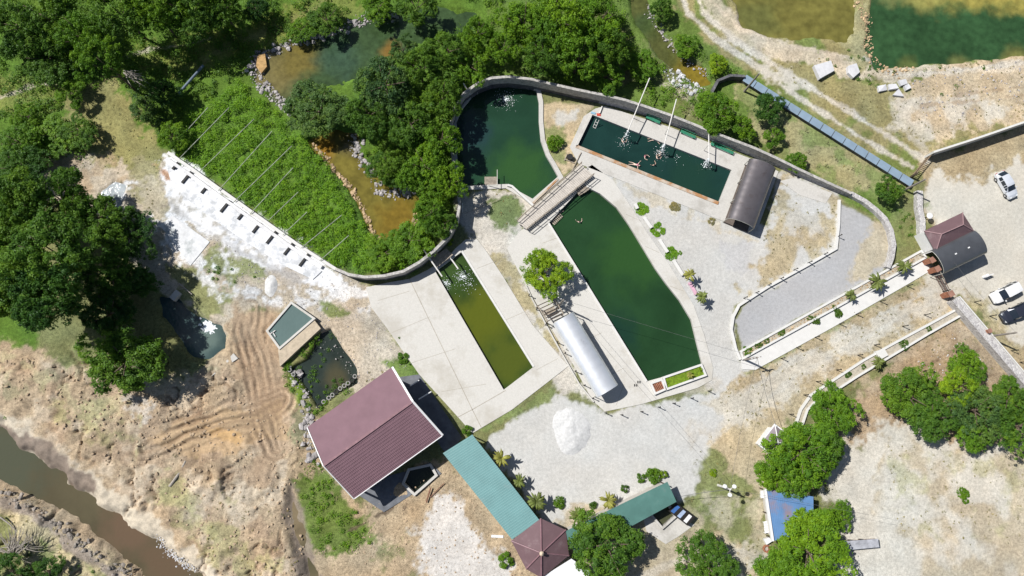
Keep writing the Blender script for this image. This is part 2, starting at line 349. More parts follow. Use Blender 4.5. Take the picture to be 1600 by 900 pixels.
# palette: real surface colours
LUSH = (.105, .19, .03); GRASS = (.13, .20, .045); OLIVE = (.20, .245, .09); DRY = (.40, .35, .20)
GRAVEL = (.545, .54, .515); DUST = (.575, .545, .475); DIRT = (.44, .345, .235); MUD = (.42, .31, .21); BROWN = (.38, .29, .19)
SAND = (.60, .53, .42); WHITE = (.79, .80, .815); GREY = (.42, .42, .425); WET = (.26, .21, .17); PALE = (.52, .47, .37)
Z = [  # outline, colour, softness m, edge noise m, opacity, patch (scale, threshold) or None, roughness of texture
 ([(-400,-400),(770,-400),(770,120),(722,165),(706,200),(712,330),(650,425),(560,436),(500,406),(262,238),(200,235),(120,200),(60,330),(60,560),(-400,560)], LUSH, .5, 1, 1, None, 1),
 ([(770,-400),(1060,-400),(1060,10),(1180,110),(1310,205),(1424,290),(1385,350),(1240,268),(1000,168),(850,135),(760,120)], GRASS, .5, 1, 1, None, 1),
 ([(1150,125),(1310,215),(1415,290),(1330,305),(1240,262),(1190,235),(1170,180)], DRY, .8, 2, .8, None, 1),
 ([(1160,125),(1300,215),(1420,290),(1380,325),(1230,260),(1170,200)], (.19,.25,.08), .5, 2, .75, (2.4, .49), 1),
 ([(190,75),(300,55),(420,30),(470,0),(560,-30),(560,20),(440,65),(385,85),(300,115),(230,110)], (.20,.24,.06), .6, 2, .9, None, 1),
 ([(-20,120),(100,120),(120,160),(60,175),(-20,170)], (.22,.25,.07), .6, 2, .8, None, 1),
 ([(850,-50),(1100,100),(1110,200),(960,160),(900,60)], (.22,.19,.11), .8, 2, .6, (3, .5), 1),
 ([(1060,130),(1100,140),(1080,165),(1040,130)], PALE, .5, 2, .7, (1.5, .45), 1),
 # top right ground
 ([(1040,-60),(1700,-60),(1700,180),(1455,235),(1425,285),(1310,210),(1180,115),(1100,60),(1060,10)], (.30,.27,.13), .8, 2, 1, None, 1),
 ([(1040,-60),(1700,-60),(1700,180),(1455,235),(1425,285),(1310,210),(1180,115),(1100,60)], GRASS, .6, 2, .75, (4, .52), 1),
 ([(1470,95),(1700,80),(1700,175),(1460,215),(1400,165),(1440,120)], (.52,.43,.305), .6, 2, .95, None, 1),
 ([(1395,160),(1470,150),(1700,140),(1700,170),(1560,185),(1440,225),(1390,200)], DUST, .8, 2, .75, (3, .42), .7),
 ([(1420,90),(1480,105),(1400,130),(1290,112),(1200,85),(1130,20),(1140,10),(1210,62),(1300,80),(1380,110)], SAND, .4, 1.2, .9, None, 1),
 ([(1480,110),(1700,88),(1700,98),(1480,120)], SAND, .3, .8, .9, None, 1),
 ([(1300,55),(1355,0),(1362,95),(1345,110),(1325,80)], (.36,.33,.18), .5, 1, 1, None, 1),
 ([(1075,-20),(1120,-20),(1160,30),(1200,60),(1190,85),(1130,55)], (.50,.46,.37), .5, 1.2, .8, None, .8),
 ([(1190,105),(1240,115),(1250,140),(1200,130)], DUST, .5, 1.5, .9, None, .4),
 # right side car park and yards
 ([(1440,240),(1700,170),(1700,600),(1600,600),(1545,520),(1490,450),(1440,330)], (.40,.33,.21), .5, 1.5, 1, None, 1),
 ([(1445,290),(1470,268),(1540,290),(1570,262),(1700,210),(1700,560),(1600,545),(1530,480),(1500,460),(1466,430),(1480,380),(1440,320)], DUST, .7, 2, 1, None, .3),
 ([(1400,290),(1440,300),(1440,370),(1400,410),(1395,360)], OLIVE, .5, 2, .75, (2, .45), 1),
 ([(1500,450),(1560,470),(1600,560),(1560,540),(1510,480)], DRY, .6, 2, .8, (2.5, .45), 1),
 ([(1230,700),(1320,640),(1400,560),(1500,495),(1560,560),(1700,680),(1700,720),(1400,720),(1330,700)], BROWN, .6, 1.5, 1, None, 1),
 ([(1290,590),(1500,490),(1530,520),(1330,640)], (.47,.38,.27), .6, 2, .8, (2.5, .47), 1),
 ([(1250,700),(1340,690),(1380,650),(1500,690),(1600,720),(1700,710),(1700,1300),(1150,1300),(1280,860),(1320,800)], DUST, .9, 2.5, 1, None, .6),
 ([(1380,680),(1700,720),(1700,1000),(1400,950),(1360,800)], (.47,.39,.26), .8, 2, .7, (6, .5), 1),
 ([(1400,700),(1600,730),(1560,860),(1400,820)], (.40,.39,.22), .8, 2, .6, (3, .52), 1),
 ([(1080,690),(1160,620),(1240,640),(1230,700),(1190,780),(1200,900),(1180,1000),(1040,1000),(1100,840)], (.47,.40,.27), .6, 2, 1, None, .9),
 ([(1088,712),(1115,705),(1180,770),(1195,880),(1140,850),(1095,830),(1080,770)], (.20,.23,.09), .6, 2, .95, None, 1),
 ([(1030,860),(1090,850),(1160,850),(1180,960),(1000,960)], DUST, .6, 2, .8, None, .6),
 ([(1100,770),(1190,780),(1200,900),(1130,880)], PALE, .6, 2, .6, (3, .5), .8),
 # gravel around the pools
 ([(755,690),(862,612),(940,645),(1060,628),(1110,612),(1150,560),(1210,590),(1195,620),(1110,690),(1092,715),(1082,770),(1060,790),(1030,760),(890,850),(850,815)], GRAVEL, .4, 1, 1, None, .3),
 ([(920,245),(1140,345),(1200,355),(1215,270),(1240,272),(1310,300),(1320,400),(1195,465),(1150,480),(1145,520),(1160,590),(1105,610),(1080,480),(980,330),(940,280)], GRAVEL, .3, .6, 1, None, .3),
 ([(1125,378),(1180,375),(1175,430),(1130,425)], (.50,.50,.50), .5, 1.5, .9, None, .3),
 ([(1060,600),(1120,590),(1170,620),(1060,700)], (.50,.46,.39), .8, 2, .6, (2.5, .5), .7),
 ([(1215,285),(1240,275),(1312,310),(1308,388),(1180,455),(1150,465),(1170,420),(1210,350)], (.42,.36,.23), .6, 2, .9, (3, .42), .9),
 ([(1220,330),(1280,320),(1275,360),(1230,370)], GRAVEL, .8, 2, .7, None, .4),
 ([(1150,500),(1160,478),(1312,392),(1312,318),(1350,335),(1385,360),(1393,400),(1380,425),(1240,500),(1160,550)], GREY, .2, .3, 1, None, .2),
 ([(1365,340),(1393,372),(1388,420),(1330,440),(1340,400)], (.50,.43,.30), .6, 1.5, .85, None, .8),
 ([(1160,580),(1460,415),(1500,470),(1500,490),(1290,600),(1240,665),(1180,660),(1100,640)], (.45,.37,.24), .4, 1.2, 1, None, 1),
 ([(1100,630),(1190,585),(1290,535),(1440,455),(1500,450),(1490,475),(1330,555),(1260,600),(1200,650),(1130,680)], (.57,.53,.45), .7, 1.8, .85, None, .7),
 ([(1160,582),(1450,420),(1455,432),(1250,540),(1165,592)], OLIVE, .3, .8, .6, (2, .4), 1),
 ([(1440,405),(1475,430),(1495,458),(1450,460)], DUST, .5, 1, .9, None, .4),
 # between the left pool and the long pool
 ([(715,300),(800,295),(840,320),(800,385),(850,490),(930,625),(870,612),(790,440),(745,372),(712,350)], (.55,.52,.46), .4, 1, 1, None, .8),
 ([(765,315),(800,300),(820,330),(805,355),(775,352)], (.12,.18,.05), .4, 1.5, .9, None, 1),
 ([(770,400),(800,410),(850,500),(870,540),(850,520),(800,460)], DRY, .4, 1.5, .9, None, 1),
 ([(838,160),(925,165),(895,232),(905,262),(880,275),(850,240)], (.50,.41,.27), .3, .8, 1, None, .8),
 ([(848,200),(885,200),(885,255),(860,250)], OLIVE, .4, 1.5, .8, None, 1),
 ([(870,178),(905,172),(900,190),(872,195)], GRAVEL, .4, 1, .8, None, .3),
 ([(940,270),(1000,295),(1090,330),(1200,380),(1190,385),(1060,335),(1010,318)], (.52,.47,.36), .3, 1, .7, (1.5, .45), .8),
 ([(740,670),(800,640),(870,605),(862,630),(800,650),(760,675)], OLIVE, .3, 1, .95, None, 1),
 ([(600,500),(640,570),(655,590),(640,600),(600,545)], OLIVE, .3, 1, .95, None, 1),
 # left: waste ground, mineral crust, mud
 ([(60,240),(170,235),(262,238),(505,408),(580,445),(605,510),(660,600),(600,640),(540,600),(490,500),(400,480),(330,560),(240,450),(150,330),(60,310)], (.48,.42,.33), .4, 1, 1, None, 1),
 ([(95,150),(170,120),(215,180),(262,238),(248,275),(190,262),(130,240),(100,215)], (.27,.26,.11), .5, 2, 1, None, 1),
 ([(215,250),(262,280),(270,380),(235,330),(195,300)], (.34,.31,.17), .5, 2, .9, None, 1),
 ([(75,245),(180,245),(205,290),(160,300),(100,290)], (.42,.32,.21), .5, 2, .7, (2, .45), 1),
 ([(235,275),(262,285),(260,370),(235,350),(220,300)], PALE, .5, 1.5, .7, None, 1),
 ([(262,420),(300,410),(345,440),(360,470),(330,500),(300,480)], (.23,.25,.10), .5, 2, .9, None, 1),
 ([(300,405),(345,370),(410,405),(420,430),(360,440)], (.24,.27,.12), .5, 1.5, .9, None, 1),
 ([(255,240),(270,236),(508,410),(530,430),(520,452),(480,450),(430,425),(360,390),(310,365),(268,330),(248,280)], WHITE, .25, 1.2, 1, None, .2),
 ([(262,262),(330,315),(420,375),(500,425),(480,448),(400,410),(320,350),(262,310)], (.50,.52,.55), .4, 2.2, .85, (1.6, .53), .5),
 ([(262,290),(330,340),(420,400),(480,440),(400,430),(320,380),(262,330)], (.45,.43,.38), .4, 2.0, .8, (1.1, .56), .8),
 ([(248,260),(272,270),(268,285),(255,282)], (.50,.27,.14), .3, 1, .9, None, 1),
 ([(340,400),(420,440),(500,440),(580,450),(575,500),(520,505),(450,470),(380,470),(350,440)], WHITE, .6, 3, .75, (1.8, .48), .8),
 ([(240,340),(300,340),(350,440),(345,470),(300,420),(270,400)], WHITE, .5, 2, .85, (1.2, .42), .9),
 ([(155,330),(180,285),(200,285),(196,330),(160,340)], WHITE, .4, 1.5, .8, (1, .42), .6),
 ([(85,240),(110,245),(120,290),(90,270)], WHITE, .3, 1.5, .8, (.9, .6), .6),
 ([(420,425),(500,425),(470,445),(430,440)], (.46,.42,.36), .6, 2, .8, None, .9),
 ([(496,520),(520,470),(570,490),(645,600),(600,640),(560,590)], (.55,.48,.38), .5, 1.5, .9, None, 1),
 ([(500,470),(520,475),(545,490),(530,498),(505,488)], OLIVE, .3, 1, .95, None, 1),
 ([(600,565),(650,560),(660,590),(620,600)], (.12,.2,.03), .4, 1, .9, None, 1),
 ([(-400,500),(60,545),(120,575),(250,610),(330,560),(370,470),(440,490),(450,600),(492,660),(480,740),(470,800),(560,900),(560,1300),(-400,1300)], DIRT, .6, 1.5, 1, None, 1),
 ([(-60,560),(330,580),(450,620),(470,740),(440,900),(300,840),(-60,660)], (.36,.27,.19), .8, 2.5, .7, (2.4, .56), 1),
 ([(-60,560),(330,580),(450,620),(470,740),(540,900),(300,900),(-60,660)], (.60,.51,.39), .8, 2.5, .7, (3.1, .57), .7),
 ([(-60,560),(330,580),(200,660),(-60,640)], (.42,.39,.24), .8, 2.5, .6, (1.8, .55), 1),
 ([(360,480),(420,485),(440,560),(460,700),(410,760),(390,680),(375,600)], MUD, .6, 1.5, .9, None, .6),
 ([(220,680),(300,650),(440,630),(450,680),(380,700),(260,710)], (.46,.33,.20), .5, 1.5, .9, None, .5),
 ([(320,668),(375,676),(380,690),(330,682)], (.55,.36,.17), .3, .8, .8, None, .3),
 ([(200,615),(250,630),(230,665),(190,640)], (.50,.47,.42), .5, 1.5, .8, (.8, .45), 1),
 ([(60,640),(200,700),(260,780),(340,840),(300,780),(200,650),(80,600)], (.38,.36,.18), .8, 2.5, .6, (2.5, .55), 1),
 ([(200,740),(300,740),(460,860),(500,920),(340,920),(290,860)], (.36,.34,.17), .8, 2.5, .65, (2.2, .52), 1),
 ([(-60,620),(20,650),(80,690),(140,735),(215,790),(270,830),(340,900),(350,960),(300,960),(215,850),(120,790),(-60,690)], SAND, .5, 1.5, 1, None, .4),
 ([(-60,640),(30,670),(80,690),(140,745),(150,768),(110,765),(40,715),(-60,680)], WET, .4, 1.2, 1, None, .3),
 ([(-400,760),(0,768),(50,792),(130,855),(205,900),(250,960),(-400,1300)], (.50,.43,.27), .5, 1, 1, None, 1),
 ([(-60,790),(60,830),(180,910),(100,960),(-60,900)], OLIVE, .5, 2, .8, (2, .5), 1),
 ([(-60,756),(10,772),(60,798),(130,858),(205,905),(195,912),(120,868),(50,812),(-60,775)], (.33,.28,.23), .3, .8, 1, None, 1),
 # earth below the brown house
 ([(480,650),(560,780),(640,740),(700,715),(850,870),(870,1000),(540,1300),(480,1000),(440,740)], (.45,.35,.23), .5, 1.5, 1, None, 1),
 ([(455,750),(470,740),(500,720),(540,790),(575,800),(580,850),(520,872),(470,850)], (.13,.19,.04), .5, 2, .95, None, 1),
 ([(590,850),(640,850),(650,920),(580,920)], (.20,.2,.09), .5, 2, .8, (2, .45), 1),
 ([(690,760),(722,785),(750,845),(800,890),(790,1000),(700,1000),(650,860),(655,830)], (.64,.61,.57), .5, 1.8, .95, None, .5),
 ([(450,745),(462,760),(500,910),(470,910),(445,800)], WET, .4, 1, .9, None, .5),
 ([(448,560),(462,572),(480,610),(470,640),(450,600)], (.13,.22,.03), .3, 1, .95, None, 1),
 ([(455,640),(480,640),(500,740),(470,740)], (.22,.23,.13), .4, 1.5, .8, (1.2, .45), 1),
 ([(880,790),(1100,800),(1080,960),(860,960)], (.45,.39,.28), .6, 1.5, .9, None, .9),
 ([(1020,790),(1090,800),(1080,830),(1040,835)], (.36,.34,.2), .4, 1.2, .8, None, .9),
]
fx = np.arange(-98, 98.01, .21); fy = np.arange(-44, 82.01, .21)
gx = np.concatenate([-98-np.array([2500, 1500, 900, 500, 280, 150, 80, 40, 20, 9, 3.]), fx, 98+np.array([3., 9, 20, 40, 80, 150, 280, 500, 900, 1500, 2500])])
gy = np.concatenate([-44-np.array([2500, 1500, 900, 500, 280, 150, 80, 40, 20, 9, 3.]), fy, 82+np.array([3., 9, 20, 40, 80, 150, 280, 500, 900, 1500, 2500])])
nx, ny = len(gx), len(gy)
X, Y = np.meshgrid(gx, gy)
Hh = ground_h(X, Y)
C = np.zeros(X.shape+(3,)); C[:] = (.20, .21, .09); T = np.ones(X.shape)
n1 = fbm(X, Y, 2.2, 3, 5); n2 = fbm(X, Y, .9, 9, 4); n3 = fbm(X, Y, .5, 11, 2)
for i, (poly, col, soft, warp, op, patch, tx) in enumerate(Z):
    d = sdf(PP(poly), X, Y, 6) + (n1-.5)*warp*2 + (n2-.5)*warp + (n3-.5)*warp*.8
    w = (1-ss(-soft, soft, d))*op
    if patch: w = w*ss(patch[1]-.07, patch[1]+.07, fbm(X, Y, patch[0], 100+i, 5))
    C = C*(1-w[..., None]) + np.array(col)*w[..., None]; T = T*(1-w)+tx*w
# weeds and bare patches inside the rough zones
g = fbm(X, Y, 1.6, 400, 5); big = fbm(X, Y, 12, 410, 3)
k = .16*T
for path, wd, col, op in (
  ([(1180,640),(1240,590),(1330,540),(1400,500),(1480,462)], .35, DUST, .7), ([(1165,615),(1225,572),(1320,522),(1390,485),(1470,448)], .35, DUST, .7),
  ([(1110,690),(1150,660),(1190,635)], .5, DUST, .5), ([(1060,-20),(1075,20),(1120,62),(1190,108),(1245,150),(1330,205),(1425,262)], .42, DUST, .9), ([(1085,-20),(1100,20),(1150,65),(1215,105),(1275,142),(1360,195),(1445,250)], .5, DUST, .95), ([(1110,0),(1160,45),(1240,72),(1330,90)], .4, SAND, .9), ([(1385,112),(1420,118),(1480,112),(1600,98),(1700,90)], .35, DUST, .9), ([(1400,118),(1380,100),(1350,92)], .3, DUST, .8), ([(1445,235),(1400,190),(1395,165)], .5, DUST, .5),
  ([(1000,900),(1080,868),(1150,860),(1200,870)], .5, DUST, .6), ([(1330,850),(1400,800),(1480,720),(1620,690)], .5, DUST, .45),
  ([(1290,662),(1400,617),(1530,545)], .12, (.22,.15,.10), .8), ([(1290,650),(1400,598),(1540,520)], .12, (.24,.17,.11), .6), ([(1530,590),(1610,575)], .12, (.24,.17,.11), .6),
  ([(1300,605),(1360,612),(1340,640)], .15, (.22,.16,.11), .5), ([(195,90),(240,76),(290,70),(330,60)], .35, PALE, .8), ([(0,152),(30,142),(60,132),(95,130)], .35, PALE, .8), ([(310,100),(350,75),(420,48),(500,10),(520,-20)], .6, (.26,.27,.10), .8),
  ([(1490,150),(1560,140),(1700,125)], .25, (.36,.27,.18), .6), ([(1440,165),(1520,158),(1700,135)], .25, (.36,.27,.18), .6),
  ([(540,832),(575,815),(600,800),(612,790)], .18, (.14,.10,.07), .8), ([(632,795),(640,775),(655,760)], .18, (.14,.10,.07), .8), ([(480,445),(380,395),(300,345),(265,318)], .3, (.40,.40,.40), .55)):
    d = lsd(PP(path), X, Y, 4)+(n1-.5)*1.2+(n3-.5)*.5
    w = (1-ss(wd*.4, wd*1.5, d))*op; C = C*(1-w[..., None])+np.array(col)*w[..., None]
# wet and dry stripes where wheels and blades dragged the mud
for path, rad in (([(432,700),(418,660),(408,620),(400,570),(385,520),(392,480)], 4), ([(440,625),(400,645),(350,652),(290,672),(225,700)], 4.5)):
    d = lsd(PP(path), X, Y, 6); w = (1-ss(.5, rad, d))*(.5+.5*np.cos(d*7+(fbm(X, Y, 3, 95)-.5)*9))*ss(.3, .5, fbm(X, Y, 3, 96))*.7
    C = C*(1-w[..., None])+np.array((.27,.19,.125))*w[..., None]
dz = 1-ss(-3, 1.5, sdf(PP([(-60,560),(120,540),(330,565),(370,470),(440,500),(450,600),(492,660),(475,740),(440,800),(560,960),(-60,960)]), X, Y, 8))
cr = np.abs(fbm(X, Y, 3.4, 81, 5)-.5); w = dz*(1-ss(.006, .03, cr))*ss(.48, .6, fbm(X, Y, 6, 82, 3))*.55
C = C*(1-w[..., None])+np.array((.22,.15,.10))*w[..., None]
C *= .79
C *= (1 + k*(g-.5)*4)[..., None]
C *= (1+(big-.5)*.16)[..., None]
warm = (fbm(X, Y, 5, 420, 4)-.5)*.22*T
C[..., 0] *= 1+warm; C[..., 2] *= 1-warm
C = np.clip(C, .01, .92)
V = np.stack([X, Y, Hh], -1).reshape(-1, 3).astype(np.float32)
idx = np.arange(nx*ny).reshape(ny, nx)
Q = np.stack([idx[:-1, :-1], idx[:-1, 1:], idx[1:, 1:], idx[1:, :-1]], -1).reshape(-1, 4)
me = bpy.data.meshes.new('ground'); me.vertices.add(len(V)); me.vertices.foreach_set('co', V.ravel())
me.loops.add(Q.size); me.loops.foreach_set('vertex_index', Q.ravel().astype(np.int32))
me.polygons.add(len(Q)); me.polygons.foreach_set('loop_start', np.arange(0, Q.size, 4, dtype=np.int32))
me.polygons.foreach_set('use_smooth', np.ones(len(Q), bool)); me.update()
ca = me.color_attributes.new('cover', 'FLOAT_COLOR', 'POINT')
ca.data.foreach_set('color', np.concatenate([C, T[..., None]], -1).reshape(-1).astype(np.float32))
ground = bpy.data.objects.new('ground', me); COL.objects.link(ground); struct(ground)
m = bpy.data.materials.new('ground_cover'); m.use_nodes = True; n = m.node_tree; b = n.nodes['Principled BSDF']; L = n.links.new
at = n.nodes.new('ShaderNodeAttribute'); at.attribute_name = 'cover'
geo = n.nodes.new('ShaderNodeNewGeometry')
def nz_(sc, det=6, r=.7):
    q = n.nodes.new('ShaderNodeTexNoise'); q.inputs['Scale'].default_value = sc; q.inputs['Detail'].default_value = det; q.inputs['Roughness'].default_value = r
    L(geo.outputs['Position'], q.inputs['Vector']); return q.outputs['Fac']
def mth(op, a, b_, c=None):
    q = n.nodes.new('ShaderNodeMath'); q.operation = op
    for i, x in enumerate((a, b_, c)):
        if x is None: continue
        if isinstance(x, (int, float)): q.inputs[i].default_value = x
        else: L(x, q.inputs[i])
    return q.outputs[0]
fa = nz_(2.2, 8, .75); fb = nz_(9, 4, .7)
amp = mth('MULTIPLY_ADD', at.outputs['Alpha'], 1.9, .4)
s1 = mth('MULTIPLY', mth('SUBTRACT', fa, .5), amp)
s2 = mth('MULTIPLY', mth('SUBTRACT', fb, .5), amp)
f = mth('ADD', mth('ADD', 1.0, s1), s2)
f = mth('MAXIMUM', f, .35)
sc = n.nodes.new('ShaderNodeVectorMath'); sc.operation = 'SCALE'; L(at.outputs['Color'], sc.inputs[0]); L(f, sc.inputs['Scale'])
L(sc.outputs[0], b.inputs['Base Color']); b.inputs['Roughness'].default_value = .95; b.inputs['Specular IOR Level'].default_value = .1
bp = n.nodes.new('ShaderNodeBump'); bp.inputs['Distance'].default_value = .12
L(mth('MULTIPLY_ADD', at.outputs['Alpha'], .75, .08), bp.inputs['Strength']); L(mth('ADD', fa, mth('MULTIPLY', fb, .5)), bp.inputs['Height']); L(bp.outputs[0], b.inputs['Normal'])
me.materials.append(m)
def GH(x, y): return float(ground_h(np.array([x]), np.array([y]))[0])

# ---------------------------------------------------------------- water
def water(name, poly, z, m, grow=0., kind='structure'):
    mb = MB(); c = sum((Vector(p[:2]) for p in poly), Vector((0, 0)))/len(poly)
    if grow:
        n = len(poly); q = []
        for i in range(n):
            a = Vector(poly[i-1][:2]); p = Vector(poly[i][:2]); d = Vector(poly[(i+1) % n][:2])
            t = (d-a).normalized(); nn = Vector((t.y, -t.x))
            q.append(p+nn*grow*AR(poly))
        poly = q
    mb.add([(p[0], p[1], z) for p in poly], [tuple(range(len(poly)))])
    o = mb.build(name, m); o['kind'] = kind; return o
def AR(p):
    a = sum(p[i][0]*p[(i+1) % len(p)][1]-p[(i+1) % len(p)][0]*p[i][1] for i in range(len(p)))
    return 1 if a > 0 else -1
def C3(px, py, z=-.4): return tuple(P(px, py, z))
water('pool_water', pool_A, -.45, mat_water('water_a', (.018, .055, .030), [((.032, .090, .026), C3(815, 270), 5.5), ((.02, .05, .05), C3(735, 210), 4)], .09), .1)
water('pool_water', pool_B, -.38, mat_water('water_b', (.012, .040, .034), [((.014, .046, .032), C3(1080, 280), 5)], .15, rip=.25), .1)
water('pool_water', pool_C, -.45, mat_water('water_c', (.019, .056, .021), [((.028, .080, .021), C3(985, 400), 6), ((.013, .042, .026), C3(960, 520), 4)], .11), .1)
water('pool_water', pool_D, -.45, mat_water('water_d', (.032, .062, .014), [((.100, .118, .012), C3(752, 500), 5.2), ((.080, .102, .014), C3(795, 560), 4.5), ((.045, .085, .02), C3(700, 425), 3)], .16), .1)
water('basin_water', pool_E, .75, mat_water('water_e', (.13, .19, .18), (), .2, var=.08), -.05)
water('basin_water', pool_F, -.55, mat_water('water_f', (.030, .042, .035), [((.075, .07, .04), C3(525, 590), 2.5)], .3), .6)
water('basin_water', pool_G, -.7, mat_water('water_g', (.02, .028, .02), (), .3), .3)
water('basin_water', pool_H, -.3, mat_water('water_h', (.07, .075, .04), (), .5), .1)
AMB = (.165, .138, .028)
water('pond_water', pond_N, -.30, mat_water('water_n', (.050, .088, .035), [((.17, .145, .055), C3(430, 110), 5.2), ((.16, .13, .035), C3(468, 92), 4), ((.045, .085, .05), C3(530, 90), 4), ((.20, .12, .03), C3(610, 80), 2)], .14, fine=1.6), 1.6)
water('pond_water', pond_O, -.30, mat_water('water_o', AMB, [((.10, .085, .03), C3(545, 225), 2.5), ((.24, .13, .02), C3(505, 235), 2), ((.19, .13, .02), C3(620, 345), 4)], .18, fine=1.1), 1.2)
water('stream_water', stream, -.35, mat_water('water_s', (.09, .10, .03), [((.20, .15, .02), C3(1090, 118), 4), ((.06, .09, .03), C3(1008, 40), 3)], .25, fine=1.5), 1.2)
water('pond_water', pond_T1, -.30, mat_water('water_t', (.17, .155, .04), [((.13, .135, .04), C3(1180, 30), 5)], .12, fine=.8), 1.2)
water('pond_water', pond_T2, -.30, mat_water('water_u', (.032, .080, .030), [((.34, .29, .07), C3(1560, -22), 5.6), ((.34, .29, .07), C3(1500, -24), 5.4), ((.30, .28, .08), C3(1440, -22), 5), ((.26, .26, .09), C3(1385, -32), 4.6), ((.34, .29, .07), C3(1620, -18), 5.8), ((.17, .17, .05), C3(1590, 95), 3), ((.13, .15, .05), C3(1500, 105), 2.6), ((.1, .13, .04), C3(1420, 108), 2.2)], .12, fine=.9), 1.2)
water('river_water', river, -1.2, mat_water('water_r', (.105, .090, .052), [((.085, .090, .058), C3(0, 710, -1.2), 9), ((.14, .095, .060), C3(200, 830, -1.2), 4.5), ((.13, .09, .055), C3(260, 880, -1.2), 4)], .1, rip=.2), 1.8)
water('pond_water', pond_L, -.6, mat_water('water_l', (.05, .085, .085), [((.13, .18, .16), C3(320, 530), 2.6)], .3), 1.2)
water('puddle_water', puddle, -.14, mat_water('water_p', (.38, .42, .44), (), .5), .5)
water('ditch_water', lake_D, -.42, mat_water('water_k', (.19, .15, .09), [((.10, .09, .05), C3(490, 870), 3)], .4), .5)
# patches of algae lying in the yellow pond shallows come from the water body colours above
# ---------------------------------------------------------------- concrete, walls
from mathutils.geometry import tessellate_polygon
M_conc = mat('concrete_pale', (.64, .62, .575), .85, var=.07, scale=6, bump=.12, stain=((.50, .47, .41), .16, .50, .75))
M_conc2 = mat('concrete_worn', (.60, .58, .54), .9, var=.08, scale=5, bump=.15, stain=((.42, .40, .36), .22, .53, .8))
M_white = mat('white_painted_masonry', (.72, .71, .68), .7, var=.05, scale=1.2, bump=.05, stain=((.55, .52, .46), .8, .62, .5))
M_wallin = mat('shade_darkened_concrete', (.13, .13, .14), .8, var=.35, scale=1.4, bump=.3, stain=((.34, .34, .34), .9, .56, .6))  # shade of the wall's inner face is put into this dark base colour
M_orange = mat('iron_stained_coping', (.55, .47, .38), .85, var=.12, scale=1, bump=.15, stain=((.42, .20, .07), .45, .45, .9))
M_wood = mat('weathered_timber', (.42, .36, .29), .85, var=.25, scale=3, bump=.3)
M_darkwood = mat('dark_timber', (.10, .075, .055), .85, var=.25, scale=3, bump=.3)
M_black = mat('black_painted_steel', (.025, .022, .02), .5, var=.1)
M_stonew = mat_stone('grey_stone_wall', (.38, .36, .36), (.62, .60, .58), 2.6, (.70, .68, .66))
M_stoned = mat_stone('dark_stone_wall', (.16, .16, .19), (.36, .36, .40), 2.2, (.50, .50, .52))
M_brick = mat('red_brick', (.40, .17, .10), .85, var=.2, scale=2, bump=.2)
M_rock = mat('grey_rock', (.46, .43, .39), .9, var=.25, scale=2.5, bump=.4)
M_whitem = mat('white_marble_block', (.66, .66, .68), .8, var=.08, scale=2, bump=.2)
M_rub = mat('black_rubber', (.03, .03, .03), .7)
M_pipew = mat('white_plastic_pipe', (.78, .76, .72), .45, var=.05, scale=4)
M_pipeg = mat('galvanised_pipe', (.42, .42, .38), .5, metal=.2, var=.2, scale=2)

def slab(name, outer, holes, z1, m, z0=-.1, zh=-2.0):
    mb = MB(); loops = [[Vector((p[0], p[1], 0)) for p in outer]]+[[Vector((p[0], p[1], 0)) for p in h] for h in holes]
    flat = [p for l in loops for p in l]; tri = tessellate_polygon(loops)
    fs = []
    for t in tri:
        a, b, c = (flat[i] for i in t)
        fs.append(tuple(t) if (b-a).cross(c-a).z > 0 else tuple(reversed(t)))
    mb.add([(p.x, p.y, z1) for p in flat], fs)
    for li, l in enumerate(loops):
        zz = z0 if li == 0 else zh; n = len(l); s = AR(l)*(1 if li == 0 else -1)
        l2 = l if s > 0 else list(reversed(l))
        mb.add([(p.x, p.y, zz) for p in l2]+[(p.x, p.y, z1) for p in l2], [(i, (i+1) % n, n+(i+1) % n, n+i) for i in range(n)])
    return struct(mb.build(name, m))
slab('pool_deck', PP([(572,449),(610,441),(640,436),(668,422),(700,402),(712,388),(728,374),(745,374),(758,390),(786,432),(832,508),(888,572),(852,600),(800,640),(738,677),(716,652),(655,585),(604,512),(580,480)]), [pool_D], .09, M_conc)
slab('pool_deck', PP([(792,388),(812,362),(850,334),(880,300),(905,268),(925,258),(958,282),(985,322),(1010,362),(1045,413),(1084,478),(1100,523),(1114,575),(1112,594),(1090,606),(1000,632),(945,643),(925,625),(893,565),(846,488),(810,424)]), [pool_C], .09, M_conc)
slab('pool_deck', PP([(930,170),(945,166),(1050,200),(1120,228),(1178,250),(1216,268),(1182,362),(1140,350),(1080,326),(1000,294),(940,270),(904,256),(890,230),(912,182)]), [pool_B], .09, M_conc2)
slab('footpath', PP([(1160,577),(1180,578),(1300,512),(1420,443),(1452,424),(1447,402),(1300,478),(1200,534),(1156,559)]), [], .11, M_white)
slab('concrete_apron', PP([(250,352),(270,337),(328,378),(298,415)]), [], .09, mat('crusted_slab', (.74, .75, .76), .8, var=.12, scale=1.2, bump=.2, stain=((.34, .38, .38), .35, .52, .8)))
slab('concrete_apron', PP([(260,256),(300,281),(382,338),(465,397),(503,424),(489,437),(440,413),(388,380),(338,346),(300,318),(268,286)]), [], .14, mat('crusted_apron', (.86, .87, .89), .8, var=.16, scale=.9, bump=.2, stain=((.48, .50, .52), .55, .49, .85)))
slab('concrete_apron', PP([(1218,283),(1240,278),(1300,302),(1290,318),(1250,305)]), [], .06, M_conc2)
slab('house_terrace', PP([(618,590),(655,585),(722,684),(700,712),(690,700)]), [], .07, mat('shade_darkened_floor', (.16, .17, .19), .6, var=.2, scale=1))  # floor colour darkened to deepen the shade beside the house
